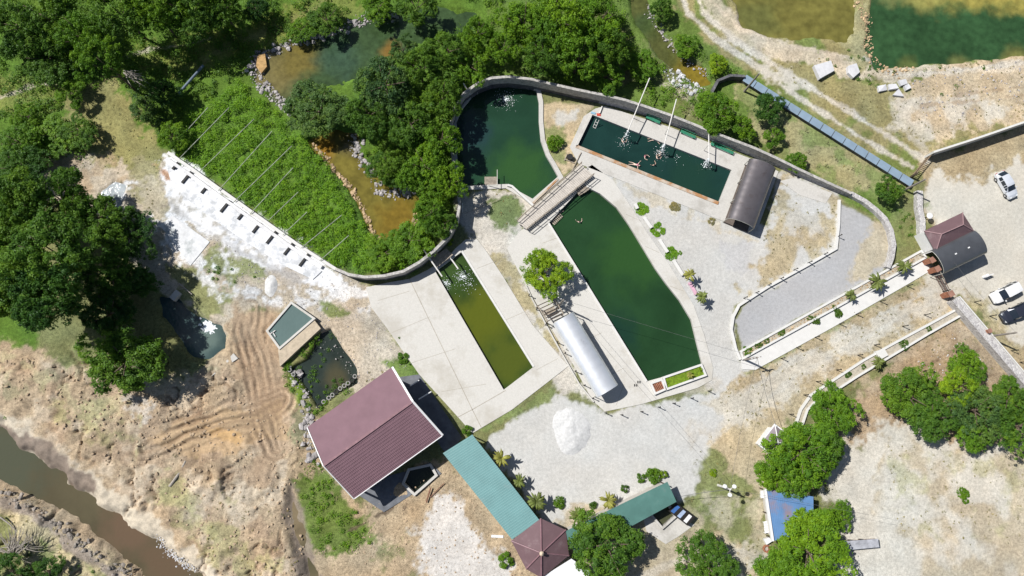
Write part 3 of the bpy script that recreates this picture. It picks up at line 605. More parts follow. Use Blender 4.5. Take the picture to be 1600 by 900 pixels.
slab('house_terrace', PP([(555,770),(600,800),(640,775),(690,740),(672,722),(640,735),(600,745)]), [pool_G], .07, mat('shade_darkened_floor', (.16, .17, .19), .6, var=.2, scale=1))  # same floor, shade below the eave put into its colour
slab('shed_terrace', PP([(1000,790),(1042,782),(1060,806),(1085,820),(1060,838),(1040,850),(1010,830)]), [pool_H], .07, M_conc2)
# expansion joints cut in the big deck
for k, (a, b) in enumerate((((640,436),(738,640)), ((738,640),(715,652)), ((738,640),(790,610)), ((738,640),(752,668)))):
    mb = MB(); mb.wall(PP([a, b]), .09, .092, .098); struct(mb.build('deck_joint', mat('joint_filler', (.42, .38, .31), .9)))
for a, b in (((590,470),(640,455)), ((612,520),(672,495)), ((640,568),(712,545)), ((690,612),(760,600)), ((745,420),(775,408)), ((790,500),(818,488)), ((838,578),(872,560))):
    mb = MB(); mb.wall(PP([a, b]), .05, .092, .096); struct(mb.build('deck_joint', mat('joint_filler', (.42, .38, .31), .9)))
for a, b in (((870,372),(848,380)), ((905,450),(880,462)), ((940,520),(915,532)), ((975,575),(945,590)), ((1000,345),(978,335)), ((1030,395),(1008,385)), ((1068,455),(1046,447)), ((1096,510),(1083,512)), ((975,600),(962,634))):
    mb = MB(); mb.wall(PP([a, b]), .05, .092, .096); struct(mb.build('deck_joint', mat('joint_filler', (.42, .38, .31), .9)))
# copings
def coping(poly, w, z1, m, label, closed=True, z0=-.3, cat='wall', name='pool_coping'):
    mb = MB(); mb.wall(poly, w, z0, z1, closed=closed); return tag(mb.build(name, m), label, cat)
def grow(poly, g):
    n = len(poly); q = []
    for i in range(n):
        a = Vector(poly[i-1][:2]); p = Vector(poly[i][:2]); d = Vector(poly[(i+1) % n][:2])
        n1 = (p-a).normalized(); n2 = (d-p).normalized(); v = Vector((n1.y+n2.y, -(n1.x+n2.x))).normalized()*AR(poly)
        q.append(p+v*g/max(.5, abs(v.dot(Vector((n1.y, -n1.x))))))
    return q
coping(grow(pool_A, .33), .66, .16, M_conc2, 'pale concrete rim around the fan shaped green pool', z0=-2)
coping([pool_B[2], pool_B[3]], .5, .2, M_orange, 'rust stained coping along the lower edge of the swimming pool', False)
coping([pool_B[3], pool_B[0]], .35, .2, M_conc2, 'grey coping on the short left end of the swimming pool', False)
coping([pool_C[12], pool_C[11]], .3, .18, M_white, 'straight white coping on the left side of the long green pool', False)
coping([pool_D[1], pool_D[2]], .3, .16, M_white, 'white edge strip on the right side of the olive pool', False)
# tank with grey water, its ledge
mb = MB(); mb.wall(grow(pool_E, .12), .3, -.3, .95, closed=True)
tank = tag(mb.build('water_tank', M_conc), 'small raised concrete tank of still grey water by the muddy tracks', 'tank')
mb = MB(); mb.prism(PP([(493,501),(503,514),(440,573),(437,547)]), -1.5, .8); mb.build('ledge', mat('sandy_concrete', (.56, .47, .35), .9, var=.15, scale=2, bump=.3), tank)
mb = MB(); c = P(426, 519, .9); mb.box((c.x, c.y, .9), (.9, .12, .06), .6); mb.box((c.x+.2, c.y-.3, .9), (.12, .8, .06), .6); mb.build('inlet_frame', M_white, tank)
tag(MB().wall(grow(pool_G, .15), .35, -1.5, .35, closed=True).build('basin_wall', M_conc2), 'low concrete wall round the dark basin below the brown house', 'wall')
tag(MB().wall(grow(pool_H, .15), .3, -1, .5, closed=True).build('basin_wall', M_conc2), 'low wall of the small square basin below the green roof', 'wall')

# retaining walls
wl = [(262,238),(300,264),(340,293),(382,323),(420,350),(465,382),(505,408),(524,420)]
t = thing('retaining_wall', 'long pale wall with mineral crust between the green bank and the white slope', 'wall')
mb = MB(); mb.wall(PP(wl, 1.1), .45, -.3, 1.1); mb.build('wall', M_white, t)
mb = MB(); mb.wall(PP([(x-3, y+9) for x, y in wl[:-1]], .5), .5, -.3, .45); mb.build('gutter', mat('mineral_crust', (.78, .78, .79), .85, var=.12, scale=1.5, bump=.3), t)
w2 = [(524,420),(545,429),(570,433),(600,431),(630,424),(655,410),(678,392),(700,370),(714,345),(718,320),(715,290),(710,262),(706,235),(704,210),(705,188),(712,165),(725,146),(745,131),(768,122),(795,120),(830,124),(865,132),(900,140),(940,148),(975,156),(1010,167),(1050,181),(1090,197),(1130,213),(1180,232),(1215,248),(1245,263),(1290,284),(1330,302)]
t = thing('retaining_wall', 'long curved dark concrete wall behind the pools, highest by the fan shaped pool', 'wall')
hh = [1.2, 1.6, 2.0, 2.3, 2.5]+[2.6]*8+[2.6]*4+[2.7]*8+[2.5]*5+[2.2, 1.9, 1.6, 1.3]
hh = hh[:len(w2)]+[1.3]*(len(w2)-len(hh))
pts = [P(x, y, h) for (x, y), h in zip(w2, hh)]
MB().wall(pts[:14], .36, -.5, hh[:14]).build('wall', M_wallin, t)
MB().wall(pts[13:24], .36, -.5, hh[13:24]).build('wall', M_wallin, t)
MB().wall(pts[23:], .36, -.5, hh[23:]).build('wall', M_stoned, t)
MB().wall(pts, .40, 1.0, [h+.09 for h in hh]).build('wall_cap', mat('wall_cap_concrete', (.52, .50, .47), .85, var=.3, scale=2.5, bump=.4, stain=((.22, .21, .2), 1.2, .55, .7)), t)
w3 = [(1330,302),(1352,314),(1370,328),(1384,342),(1393,360),(1397,382),(1394,402),(1388,418)]
tag(MB().wall(PP(w3, .9), .7, -.2, .9).build('stone_wall', M_stonew), 'rounded end of the grey stone wall around the grey gravel yard', 'wall')
tag(MB().wall(PP([(1312,312),(1311,350),(1307,388),(1260,415),(1200,448),(1155,477),(1146,495),(1143,515),(1150,545),(1157,562)], .35), .38, -.1, .35).build('low_kerb_wall', M_white), 'low whitewashed kerb wall around the grey gravel yard', 'wall')
tag(MB().wall([P(1108,152,1.), P(1121,127,1.), P(1140,119,1.), P(1163,120,1.)], .4, -.3, 1.3).build('garden_wall', M_wallin), 'short dark bent wall beside the stream end', 'wall')
w = tag(MB().wall([P(1458,238,2.2), P(1530,215,2.2), P(1600,191,2.2), P(1680,164,2.2)], .3, -.2, 2.4).build('boundary_wall', M_white), 'straight tall white topped wall at the upper right edge', 'wall')
tag(MB().wall([P(1437,298,.8), P(1437,325,.8), P(1441,345,.8), P(1441,362,.8), P(1452,385,.8)], .9, -.2, .9).build('stone_wall', M_stonew), 'short pale stone wall between the garden and the gatehouse', 'wall')
# entrance wall
t = thing('stone_wall', 'straight grey rubble wall running from the brick gate pillar to the right edge', 'wall')
MB().wall([P(1493,467,1.5), P(1545,528,1.5), P(1600,592,1.5), P(1640,640,1.5)], 1.15, -.2, 1.5).build('wall', M_stonew, t)
MB().wall([P(1499,463,1.6), P(1551,524,1.6), P(1606,588,1.6), P(1646,636,1.6)], .16, 1.3, 1.68).build('coping', M_white, t)
# planters
def planter(name, outer_, label, w=.3, z=.45, plants=(), soil=True):
    t = thing(name, label, 'planter')
    MB().wall(PP(outer_, z), w, -.1, z, closed=True).build('planter_wall', M_white, t)
    if soil:
        o = MB().prism(PP(outer_, .2), -.05, .25).build('soil', mat('planter_soil', (.50, .45, .36), .95, var=.2, scale=3, bump=.6, bscale=12), t)
    return t
planter('long_planter', [(1158,549),(1300,470),(1440,392),(1447,402),(1300,484),(1161,560)], 'long straight white walled planter between the grey gravel yard and the footpath')
planter('curved_planter', [(1244,664),(1252,640),(1268,617),(1292,601),(1350,563),(1400,535),(1450,508),(1494,484),(1503,492),(1450,522),(1400,552),(1340,588),(1300,614),(1280,622),(1262,640),(1254,664)], 'curved white walled planter between the dirt road and the brown ground')
tag(MB().prism(PP([(1368,549),(1382,545),(1388,555),(1375,562)], .6), -.1, .62).build('stone_block', M_white), 'square white block set in the middle of the curved planter', 'block')
planter('grass_planter', [(1037,590),(1096,570),(1103,586),(1042,608)], 'white walled bed of bright grass at the foot of the long green pool', .3, .5, soil=False)
g = MB().prism(PP([(1039,591),(1095,572),(1101,585),(1043,606)], .3), 0, .3).build('lawn_bed', mat('bright_turf', (.17, .27, .015), .9, var=.35, scale=3, bump=.6)); stuff(g, 'bright green grass filling the white bed by the long pool', 'grass')
t = thing('brick_grill', 'white box frame around a red brick grate at the pool corner', 'grill')
MB().wall(PP([(1017,599),(1034,593),(1040,608),(1024,615)], .5), .3, 0, .5, closed=True).build('frame', M_white, t)
mb = MB()
a, b, c, d = [Vector(p) for p in PP([(1018,600),(1033,595),(1039,607),(1025,613)], .3)]
for i in range(6):
    k = (i+.5)/6; mb.tube(a.lerp(b, k), d.lerp(c, k), .09)
mb.build('grate', M_brick, t)
# pale garden edging left of the silver shelter
tag(MB().wall(PP([(822,446),(832,468),(845,492),(860,520),(880,556),(905,600),(928,628)], .3), .2, -.05, .3).build('kerb_wall', M_conc), 'low pinkish kerb left of the silver barrel shelter', 'wall')

# ---------------------------------------------------------------- buildings
M_maroon = mat('maroon_metal_roof', (.235, .140, .165), .7, var=.07, scale=.5, spec=.15, stain=((.24, .17, .18), .4, .6, .35))
M_maroon2 = mat('maroon_sheet_roof', (.17, .105, .115), .65, var=.08, scale=.6, spec=.2, stain=((.30, .24, .24), .6, .55, .4))
M_teal = mat('blue_green_sheet_roof', (.165, .335, .335), .5, var=.07, scale=.4, spec=.4, stain=((.30, .34, .32), .5, .6, .35))
M_green = mat('green_sheet_roof', (.105, .235, .205), .5, var=.1, scale=.5, spec=.4, stain=((.2, .25, .23), .5, .58, .4))
M_trim = mat('white_trim', (.82, .82, .82), .5, var=.03)
M_plaster = mat('pale_plaster', (.62, .58, .52), .9, var=.08, scale=1)
M_glass = mat('window_glass', (.05, .07, .09), .1, var=.05, spec=.6)
M_silver = mat('galvanised_sheet', (.78, .80, .83), .38, metal=.6, var=.05, scale=.6, stain=((.5, .5, .5), .7, .6, .3))
M_smoke = mat('smoky_polycarbonate', (.16, .145, .15), .30, metal=.5, var=.12, scale=.5, spec=.6, coat=.2, stain=((.11, .08, .07), .9, .55, .5))
M_smoke2 = mat('grey_polycarbonate', (.10, .105, .115), .3, metal=.4, var=.12, scale=.5, spec=.55, coat=.3)

def tiled(mb, A, B, Cc, D, rows, lip=.04, ribs=0):
    """roof slope: A-B ridge edge, D-C eave edge, in stepped tile rows with optional ribs"""
    A, B, Cc, D = map(Vector, (A, B, Cc, D)); nrm = (B-A).cross(D-A).normalized()
    if nrm.z < 0: nrm = -nrm
    for i in range(rows):
        k0 = i/rows; k1 = (i+1)/rows
        p = [A.lerp(D, k0), B.lerp(Cc, k0), B.lerp(Cc, k1), A.lerp(D, k1)]
        p[0] = p[0]; q = [p[0], p[1], p[2]+nrm*lip, p[3]+nrm*lip]
        mb.sheet(q, .06+lip*.5)
    for j in range(ribs):
        k = (j+.5)/ribs; a = A.lerp(B, k)+nrm*.03; d = D.lerp(Cc, k)+nrm*(.03)
        s = (B-A).normalized()*.035
        mb.sheet([a-s, a+s, d+s, d-s], .06) if False else mb.add([a-s, a+nrm*.018, a+s, d-s, d+nrm*.04, d+s], [(0, 1, 4, 3), (1, 2, 5, 4)])
def frame_line(mb, a, b, w=.18, h=.22):
    a = Vector(a); b = Vector(b); d = (b-a); s = Vector((-d.y, d.x, 0)).normalized()*w/2; u = Vector((0, 0, h/2))
    mb.add([a-s-u, a+s-u, a+s+u, a-s+u, b-s-u, b+s-u, b+s+u, b-s+u], [(0, 1, 2, 3), (7, 6, 5, 4), (0, 4, 5, 1), (1, 5, 6, 2), (2, 6, 7, 3), (3, 7, 4, 0)])

# big brown house
t = thing('brown_house', 'large house with a plum coloured gable roof over dark terraces', 'house')
EZ, RZ = 4.6, 6.6
eW, eN = P(481,667,EZ), P(612,574,EZ); eE, eS = P(691,681,EZ), P(554,779,EZ); rA, rB = P(506,727,RZ), P(644,628,RZ)
mb = MB(); tiled(mb, rA, rB, eN, eW, 12, .035, 0)
mb.build('roof', M_maroon, t)
mb = MB(); tiled(mb, rB, rA, eS, eE, 15, .05, 58); mb.build('roof', M_maroon, t)
mb = MB(); up = Vector((0, 0, .07))
frame_line(mb, rA+up, rB+up, .3, .12); mb.build('ridge_cap', mat('maroon_ridge', (.30, .17, .19), .5), t)
mb = MB(); o = (rB-rA).normalized()*.1; o.z = 0
frame_line(mb, eN+o, rB+o, .28, .3); frame_line(mb, rB+o, eE+o, .28, .3); frame_line(mb, eS, eE, .12, .2); frame_line(mb, eW-o, rA-o, .12, .22); frame_line(mb, rA-o, eS-o, .12, .22)
mb.build('verge_board', M_trim, t)
def inset(q, k):
    c = sum((Vector((p[0], p[1], 0)) for p in q), Vector())/len(q); return [(p[0]+(c.x-p[0])*k, p[1]+(c.y-p[1])*k) for p in q]
foot = inset([eW, eN, eE, eS], .13)
mb = MB(); mb.prism(foot, -.5, EZ-.15); mb.build('wall', mat('grey_brown_render', (.30, .27, .24), .9, var=.15, scale=1), t)
mb = MB()
f3 = [Vector((p[0], p[1], 0)) for p in foot]
mid1 = (f3[1]+f3[2])/2; mid0 = (f3[0]+f3[3])/2
for a, b, c in ((f3[1], f3[2], mid1), (f3[0], f3[3], mid0)):
    mb.add([(a.x, a.y, EZ-.15), (b.x, b.y, EZ-.15), (c.x, c.y, RZ-.35)], [(0, 1, 2)])
mb.build('gable_wall', M_plaster, t)
ax = (f3[1]-f3[0]).normalized(); sd = (f3[2]-f3[1]).normalized()
rzh = math.atan2(ax.y, ax.x)
for i in range(4):
    c = f3[3].lerp(f3[2], .15+.23*i)+sd*.03; c.z = 2.9
    wf = MB().box(c, (1.3, .1, 1.3), rzh).build('window_frame', M_trim, t); MB().box(c+sd*.03, (1.1, .1, 1.1), rzh).build('pane', M_glass, wf)
for i in range(2):
    c = f3[1].lerp(f3[2], .25+.5*i)+ax*.03; c.z = 2.9
    wf = MB().box(c, (.1, 1.3, 1.3), rzh).build('window_frame', M_trim, t); MB().box(c+ax*.03, (.1, 1.1, 1.1), rzh).build('pane', M_glass, wf)
# posts and rail of the terrace
for k in (.02, .35, .68, .98):
    c = Vector(eE).lerp(eS, k)-sd*.5; mbp = MB().box((c.x, c.y, EZ/2-.4), (.22, .22, EZ+.3), rzh); mbp.build('post', M_darkwood, t)
mb = MB()
for (x0, y0), (x1, y1) in (((641,603),(655,594)), ((654,624),(674,612))):
    mb.tube(P(x0, y0, 1.2), P(x1, y1, 1.2), .09)
mb.build('railing', M_trim, t)

# long blue-green roof
def shed(name, label, cat, corners, z, drop, m, ribs=20, posts=True, walls=None, rdir=0, trim=None, roofname='roof'):
    t = thing(name, label, cat)
    A, B, Cc, D = [P(x, y, zz) for (x, y), zz in zip(corners, z)]
    mb = MB(); mb.sheet([A, B, Cc, D], .1)
    nrm = (B-A).cross(D-A).normalized(); nrm = -nrm if nrm.z < 0 else nrm
    for j in range(ribs):
        k = (j+.5)/ribs; a = (A.lerp(B, k) if rdir == 0 else A.lerp(D, k)); d = (D.lerp(Cc, k) if rdir == 0 else B.lerp(Cc, k))
        s = (d-a).cross(nrm).normalized()*.05
        mb.add([a-s+nrm*.003, a+nrm*.014, a+s+nrm*.003, d-s+nrm*.003, d+nrm*.014, d+s+nrm*.003], [(0, 1, 4, 3), (1, 2, 5, 4)])
    mb.build(roofname, m, t)
    if walls:
        q = inset([A, B, Cc, D], walls); MB().prism(q, -.4, min(z)-.12).build('wall', M_plaster, t)
    if posts:
        q = inset([A, B, Cc, D], .06)
        for i in range(4):
            for k in (0, .5):
                p = Vector((*q[i], 0)).lerp(Vector((*q[(i+1) % 4], 0)), k); MB().box((p.x, p.y, min(z)/2-.1), (.14, .14, min(z)-.15)).build('post', M_darkwood, t)
    return t, (A, B, Cc, D)
shed('long_shed', 'long shed with a blue-green sheet roof beside the brown house', 'shed', [(692,708),(738,679),(843,813),(800,843)], [2.7, 3.0, 3.0, 2.7], 0, M_teal, 46, True, .12, 1)
shed('long_shed', 'second shed with a dark green roof half hidden by the big round tree', 'shed', [(880,832),(1043,753),(1057,784),(902,868)], [2.9, 2.9, 2.5, 2.5], 0, M_green, 40, True, .1)
shed('white_shed', 'white flat roof at the bottom edge below the maroon pavilion', 'shed', [(845,903),(893,873),(925,895),(870,935)], [2.6, 2.6, 2.5, 2.5], 0, mat('white_sheet_roof', (.84, .85, .87), .6, var=.03), 10, False, .1)
# maroon pavilion
t = thing('maroon_pavilion', 'hexagonal maroon tent roof with a pale knob at its peak', 'pavilion')
ap = P(846, 864, 4.6); per = [P(x, y, 2.9) for x, y in ((799,845),(842,813),(850,807),(884,828),(889,868),(842,901),(824,890))]
per = [P(799,845,2.9), P(845,810,3.0), P(884,828,2.9), P(889,868,2.9), P(846,903,2.9), P(822,889,2.9)]
mb = MB()
for a, b in zip(per, per[1:]+per[:1]):
    mb.sheet([ap, a, b], .07) if False else mb.add([ap, a, b, ap-Vector((0, 0, .1)), a-Vector((0, 0, .1)), b-Vector((0, 0, .1))], [(0, 1, 2), (3, 5, 4), (1, 4, 5, 2)])
mb.build('roof', M_maroon2, t)
mb = MB()
for a in per: mb.tube(a+Vector((0, 0, .04)), ap+Vector((0, 0, .06)), .11, .09, 6)
mb.build('hip_cap', mat('hip_cap', (.27, .15, .17), .5), t)
mb = MB(); mb.tube(ap, ap+Vector((0, 0, .5)), .25, .3, 12); mb.tube(ap+Vector((0, 0, .5)), ap+Vector((0, 0, .75)), .3, .08, 12); mb.build('finial', mat('finial_cream', (.75, .6, .45), .6), t)
for a in per:
    p = a.lerp(ap, .12); MB().box((p.x, p.y, 1.3), (.18, .18, 2.9)).build('post', M_darkwood, t)
# gatehouse
t = thing('gatehouse', 'small gatehouse with a hipped maroon roof beside the barrel canopy', 'house')
q = [P(1444,361,3.1), P(1504,332,3.1), P(1523,362,3.1), P(1462,394,3.1)]; r1, r2 = P(1471,366,4.3), P(1505,351,4.3)
mb = MB(); dn = Vector((0, 0, .1))
vs = q+[r1, r2]; mb.add(vs+[v-dn for v in vs], [(0, 1, 5, 4), (1, 2, 5), (2, 3, 4, 5), (3, 0, 4), (6, 7, 1, 0), (7, 8, 2, 1), (8, 9, 3, 2), (9, 6, 0, 3), (6, 9, 8, 7)])
mb.build('roof', M_maroon2, t)
mb = MB(); lift = Vector((0, 0, .04))
for a, b in ((q[0], r1), (q[1], r2), (q[2], r2), (q[3], r1), (r1, r2)): mb.tube(a+lift, b+lift, .08, n=6)
mb.build('hip_cap', mat('hip_cap'+'_light', (.36, .23, .24), .5), t)
f = inset(q, .1); MB().prism(f, -.1, 3.05).build('wall', M_trim, t)
c = (Vector((*f[0], 0))+Vector((*f[1], 0)))/2; d = (Vector((*f[1], 0))-Vector((*f[0], 0))).normalized(); nn = Vector((-d.y, d.x, 0))
dr = MB().box((c.x+nn.x*.03, c.y+nn.y*.03, 1.05), (1, .1, 2.1), math.atan2(d.y, d.x)).build('door', M_darkwood, t)
c2 = (Vector((*f[1], 0))+Vector((*f[2], 0)))/2; d2 = (Vector((*f[2], 0))-Vector((*f[1], 0))).normalized()
wf = MB().box((c2.x, c2.y, 1.6), (1.4, .2, 1.1), math.atan2(d2.y, d2.x)).build('window_frame', M_darkwood, t); MB().box((c2.x, c2.y, 1.6), (1.2, .26, .9), math.atan2(d2.y, d2.x)).build('pane', M_glass, wf)

def barrel(name, label, a, b, hw, spring, rise, m, seg=14, rings=9, posts=True, ends=None):
    """a, b: centre line ends at springing height"""
    t = thing(name, label, 'shelter')
    a = Vector(a); b = Vector(b); d = (b-a).normalized(); s = Vector((-d.y, d.x, 0)); L_ = (b-a).length
    def arc(c, k=1.): return [c+s*math.cos(math.pi*i/seg)*hw*k+Vector((0, 0, math.sin(math.pi*i/seg)*rise*k)) for i in range(seg+1)]
    mb = MB(); n = rings*3; vs = []
    for j in range(n+1):
        k = 1+.006*math.cos(j*2*math.pi/3)
        vs += arc(a+d*L_*j/n, k)
    m1 = len(vs); vs2 = [v-Vector((0, 0, .05)) for v in vs]
    fs = [(j*(seg+1)+i, j*(seg+1)+i+1, (j+1)*(seg+1)+i+1, (j+1)*(seg+1)+i) for j in range(n) for i in range(seg)]
    mb.add(vs, fs)
    mb.build('roof', m, t, smooth=True)
    mb = MB()
    for j in (0, rings//3, 2*rings//3, rings):
        pts = arc(a+d*L_*j/rings, .955); mb.path(pts, .04, 6)
    for i in (0, seg//2, seg): mb.tube(arc(a, .95)[i], arc(b, .95)[i], .04)
    mb.build('arch_frame', M_pipeg, t)
    if posts:
        for j in range(0, rings+1, 3):
            for sgn in (-1, 1):
                p = a+d*L_*min(.99, max(.01, j/rings))+s*hw*.96*sgn; MB().tube((p.x, p.y, -.05), p, .06).build('post', M_pipeg, t)
    return t, a, b, d, s
barrel('barrel_shelter', 'silver barrel vaulted metal shelter beside the long green pool', P(880,497,2.3), P(949,611,2.3), 1.78, 2.3, 1.15, M_silver)
t, a, b, d, s = barrel('barrel_shelter', 'dark brown barrel vaulted shelter at the right end of the swimming pool', P(1191,257,2.2), P(1157,350,2.2), 2.15, 2.2, 1.15, M_smoke)
MB().prism([(a+s*1.9)[:2], (a-s*1.9)[:2], (b-s*1.9)[:2], (b+s*1.9)[:2]], .05, .14).build('platform', mat('dark_planks', (.16, .13, .11), .8, var=.2, scale=2), t)
for sg in (-1.5, 1.5):
    MB().box(((a+b)/2+s*sg)*1+Vector((0, 0, -1.75)), (d.length*8, .45, .08), math.atan2(d.y, d.x)).build('bench', M_darkwood, t)
t, a, b, d, s = barrel('barrel_canopy', 'dark grey barrel canopy over the entrance beside the maroon gatehouse', P(1463,410,3.0), P(1530,378,3.0), 1.95, 3.0, .95, M_smoke2)
for k in (.35, .65): MB().box(a.lerp(b, k)+Vector((0, 0, .98)), (.3, .18, .1), .5).build('roof_vent', M_trim, t)
# blue roof and small pavilion on the right
t, q4 = shed('blue_shed', 'shed with a bright blue sheet roof and a rusty patch under the trees', 'shed', [(1197,764),(1271,776),(1271,832),(1208,845)], [2.8, 2.8, 2.6, 2.6], 0, mat('blue_sheet_roof', (.13, .26, .48), .6, var=.1, scale=.6, spec=.2, stain=((.33, .21, .19), .16, .50, .85)), 24, True, .12)
mb = MB(); mb.wall([q4[0]+Vector((-.12, 0, 0)), q4[3]+Vector((-.12, 0, 0))], .3, 2.4, 2.9); mb.build('fascia', M_trim, t)
t = thing('grey_pavilion', 'small grey hipped roof with white edge poking out of the trees', 'pavilion')
q = [P(1187,695,2.7), P(1211,664,2.7), P(1245,690,2.7), P(1220,722,2.7)]; ap = P(1216,692,3.8)
mb = MB(); mb.add(q+[ap], [(0, 1, 4), (1, 2, 4), (2, 3, 4), (3, 0, 4)]); mb.build('roof', mat('grey_purple_roof', (.26, .22, .24), .5, var=.1), t)
mb = MB(); mb.wall([(v[0], v[1]) for v in q], .25, 2.45, 2.72, closed=True); mb.build('fascia', M_trim, t)
MB().prism(inset(q, .15), 0, 2.5).build('wall', M_trim, t)
mb = MB()
for v in q: mb.tube(v+Vector((0, 0, .03)), ap+Vector((0, 0, .03)), .07, n=6)
mb.build('hip_cap', M_trim, t)

# little solar panel shed / boat shaped cover
t = thing('panel_rack', 'black rack holding three blue and white panels at the end of the green roof', 'rack')
A, B, Cc, D = P(1050,785,1.2), P(1062,787,1.2), P(1086,809,1.2), P(1073,822,1.2)
A, B, Cc, D = P(1044,798,1.1), P(1057,786,1.1), P(1086,808,1.1), P(1075,822,1.1)
MB().sheet([A, B, Cc, D], .15).build('frame', M_black, t)
upv = Vector((0, 0, .01))
for k, (ma) in enumerate((mat('blue_panel', (.06, .16, .42), .2), mat('pale_panel', (.42, .52, .70), .3), M_trim)):
    k0 = .06+.32*k; k1 = k0+.2
    q = [A.lerp(D, k0), B.lerp(Cc, k0), B.lerp(Cc, k1), A.lerp(D, k1)]; c = sum(q, Vector())/4
    q = [c+(v-c)*.78+Vector((0, 0, .03)) for v in q]
    MB().sheet(q, .03).build('panel', ma, t)
for v in (A, B, Cc, D):
    v2 = v+((A+Cc)/2-v)*.06; MB().tube((v2.x, v2.y, 0), (v2.x, v2.y, 1.0), .05).build('leg', M_black, t)
# ---------------------------------------------------------------- bridge, pipes, fences, poles
def planks(mb, a, b, c, d, n, gap=.12, th=.06):
    a, b, c, d = map(Vector, (a, b, c, d))
    for i in range(n):
        k0 = (i+gap/2)/n; k1 = (i+1-gap/2)/n
        mb.sheet([a.lerp(d, k0), b.lerp(c, k0), b.lerp(c, k1), a.lerp(d, k1)], th)
t = thing('footbridge', 'pale wooden footbridge between the fan shaped pool and the long green pool', 'bridge')
a, b, c, d = P(808,346,.75), P(823,359,.75), P(927,274,.75), P(908,256,.75)
mb = MB(); planks(mb, a, b, c, d, 44, .1); mb.build('deck', mat('bleached_planks', (.60, .55, .49), .85, var=.15, scale=2, bump=.2), t)
mb = MB()
for p, q in ((a, d), (b, c)):
    for h in (.5, 1.0): mb.tube(p+Vector((0, 0, h)), q+Vector((0, 0, h)), .05)
    for i in range(9): v = p.lerp(q, i/8); mb.tube(v, v+Vector((0, 0, 1.)), .05)
mb.build('railing', M_wood, t)
mb = MB(); mb.wall([a.lerp(b, .3), d.lerp(c, .3)], .25, -.1, .68); mb.wall([a.lerp(b, .7), d.lerp(c, .7)], .25, -.1, .68); mb.build('beam', M_conc2, t)
tag(MB().wall(PP([(833,317),(872,279)], .3), .3, -2, .25).build('sluice_wall', M_orange), 'narrow rust stained sluice wall at the corner of the fan shaped pool', 'wall')
tag(MB().wall(PP([(793,289),(800,291),(834,322)], .5), .3, -.2, .6).build('parapet', M_white), 'short white parapet from the fan shaped pool to the footbridge', 'wall')
st = thing('pool_steps', 'submerged timber steps at the upper left end of the long pool', 'steps')
for i in range(3):
    a = P(858+2*i, 349-2*i, -.3); mb = MB(); mb.box(P(868+i*5+i*2, 340-i*5, -.42), (1.4, .3, .1), .9)
A, B, Cc, D = P(860,347,-.25), P(866,352,-.25), P(880,338,-.25), P(873,331,-.25)
mb = MB(); planks(mb, A, B, Cc, D, 7, .35, .05); mb.build('treads', M_wood, st)
for nm, q, lab in (('landing', [(900,297),(912,288),(922,296),(905,306)], 'small pale wooden landing at the top corner of the long pool'), ('landing', [(757,276),(777,276),(777,290),(757,290)], 'pale landing stage on the lower bank of the fan shaped pool')):
    q = PP(q, .1); mb = MB(); planks(mb, *q, 7, .15); mb.build(nm, M_wood).name
    o = bpy.context.scene.objects[-1] if False else COL.objects[-1]; tag(o, lab, 'platform')
tag(MB().path([P(777,265,1.), P(777,290,1.), P(762,290,.2)], .05).build('handrail', M_pipeg), 'thin metal handrail by the landing on the fan shaped pool', 'handrail')

# overflow pipes over the green bank
pp = [((290,206),(325,168)),((280,248),(358,168)),((311,269),(397,186)),((341,298),(425,205)),((364,317),(456,228)),((391,334),(458,262)),((420,344),(466,300)),((442,367),(480,331)),((471,387),(534,336)),((500,407),(545,368))]
for i, (a, b) in enumerate(pp):
    o = MB().tube(P(*a, 1.25), P(*b, 2.9), .055, .055, 8).build('long_pipe', mat('mossy_pipe', (.40, .43, .34), .7, var=.3, scale=1))
    tag(o, f'{ordw(i)} from the upper left of the ten slim grey pipes lying over the green bank', 'pipe', 'slim pipes over the green bank')
# black spouts below the crusted wall
sp = [(190,168,.8),(265,245,1.3),(385,325,.9),(523,438,1.3),(630,500,.9),(733,582,1.1),(836,642,1.5),(953,717,1.5),(1055,793,1.5)]
for i, (x, y, l) in enumerate(sp):
    c = P(230+x/4.286, 220+y/4.286, .2); mb = MB(); an = math.atan2(1.35, 1)
    mb.box((c.x, c.y, .24), (l*1.7, .34, .22), .96)
    tag(mb.build('rubber_slab', M_rub), f'{ordw(i)} from the upper left of the nine short black slabs on the white slope', 'slab', 'black slabs on the white slope')
# jets above the pools
def jet(base_px, tip_px, h0, h1, label, r=.08, r1=None, posts=()):
    t = thing('spout_pipe', label, 'pipe', 'white spout pipes over the swimming pool')
    a = P(*base_px, h0); b = P(*tip_px, h1)
    MB().tube(a, b, r, r, 10).build('pipe', M_pipew, t)
    for k in posts:
        c = a.lerp(b, k); MB().tube((c.x, c.y, -.2), c, .05).build('post', M_pipew, t)
    f = MB()
    for i in range(60):
        s = random.random(); w = b+Vector((random.gauss(0, .05+.2*s), -.25*s+random.gauss(0, .05+.2*s), -(h1+.35)*s*s)); f.blob(w, .05+.05*random.random())
    stuff(f.build('falling_water', mat('white_foam', (.85, .9, .92), .4, var=.03)), 'thin white stream of water falling from a spout pipe', 'water')
    return t
jet((1015,122),(981,205), 3.2, 2.3, 'leftmost of the three white spout pipes reaching over the swimming pool', posts=(.62,))
jet((1057,155),(1038,226), 3.2, 2.3, 'middle of the three white spout pipes reaching over the swimming pool', posts=(.62,))
jet((1107,190),(1108,248), 3.0, 2.3, 'rightmost of the three white spout pipes reaching over the swimming pool', posts=(.62,))
FOAM = mat('white_foam', (.85, .9, .92), .4, var=.03)
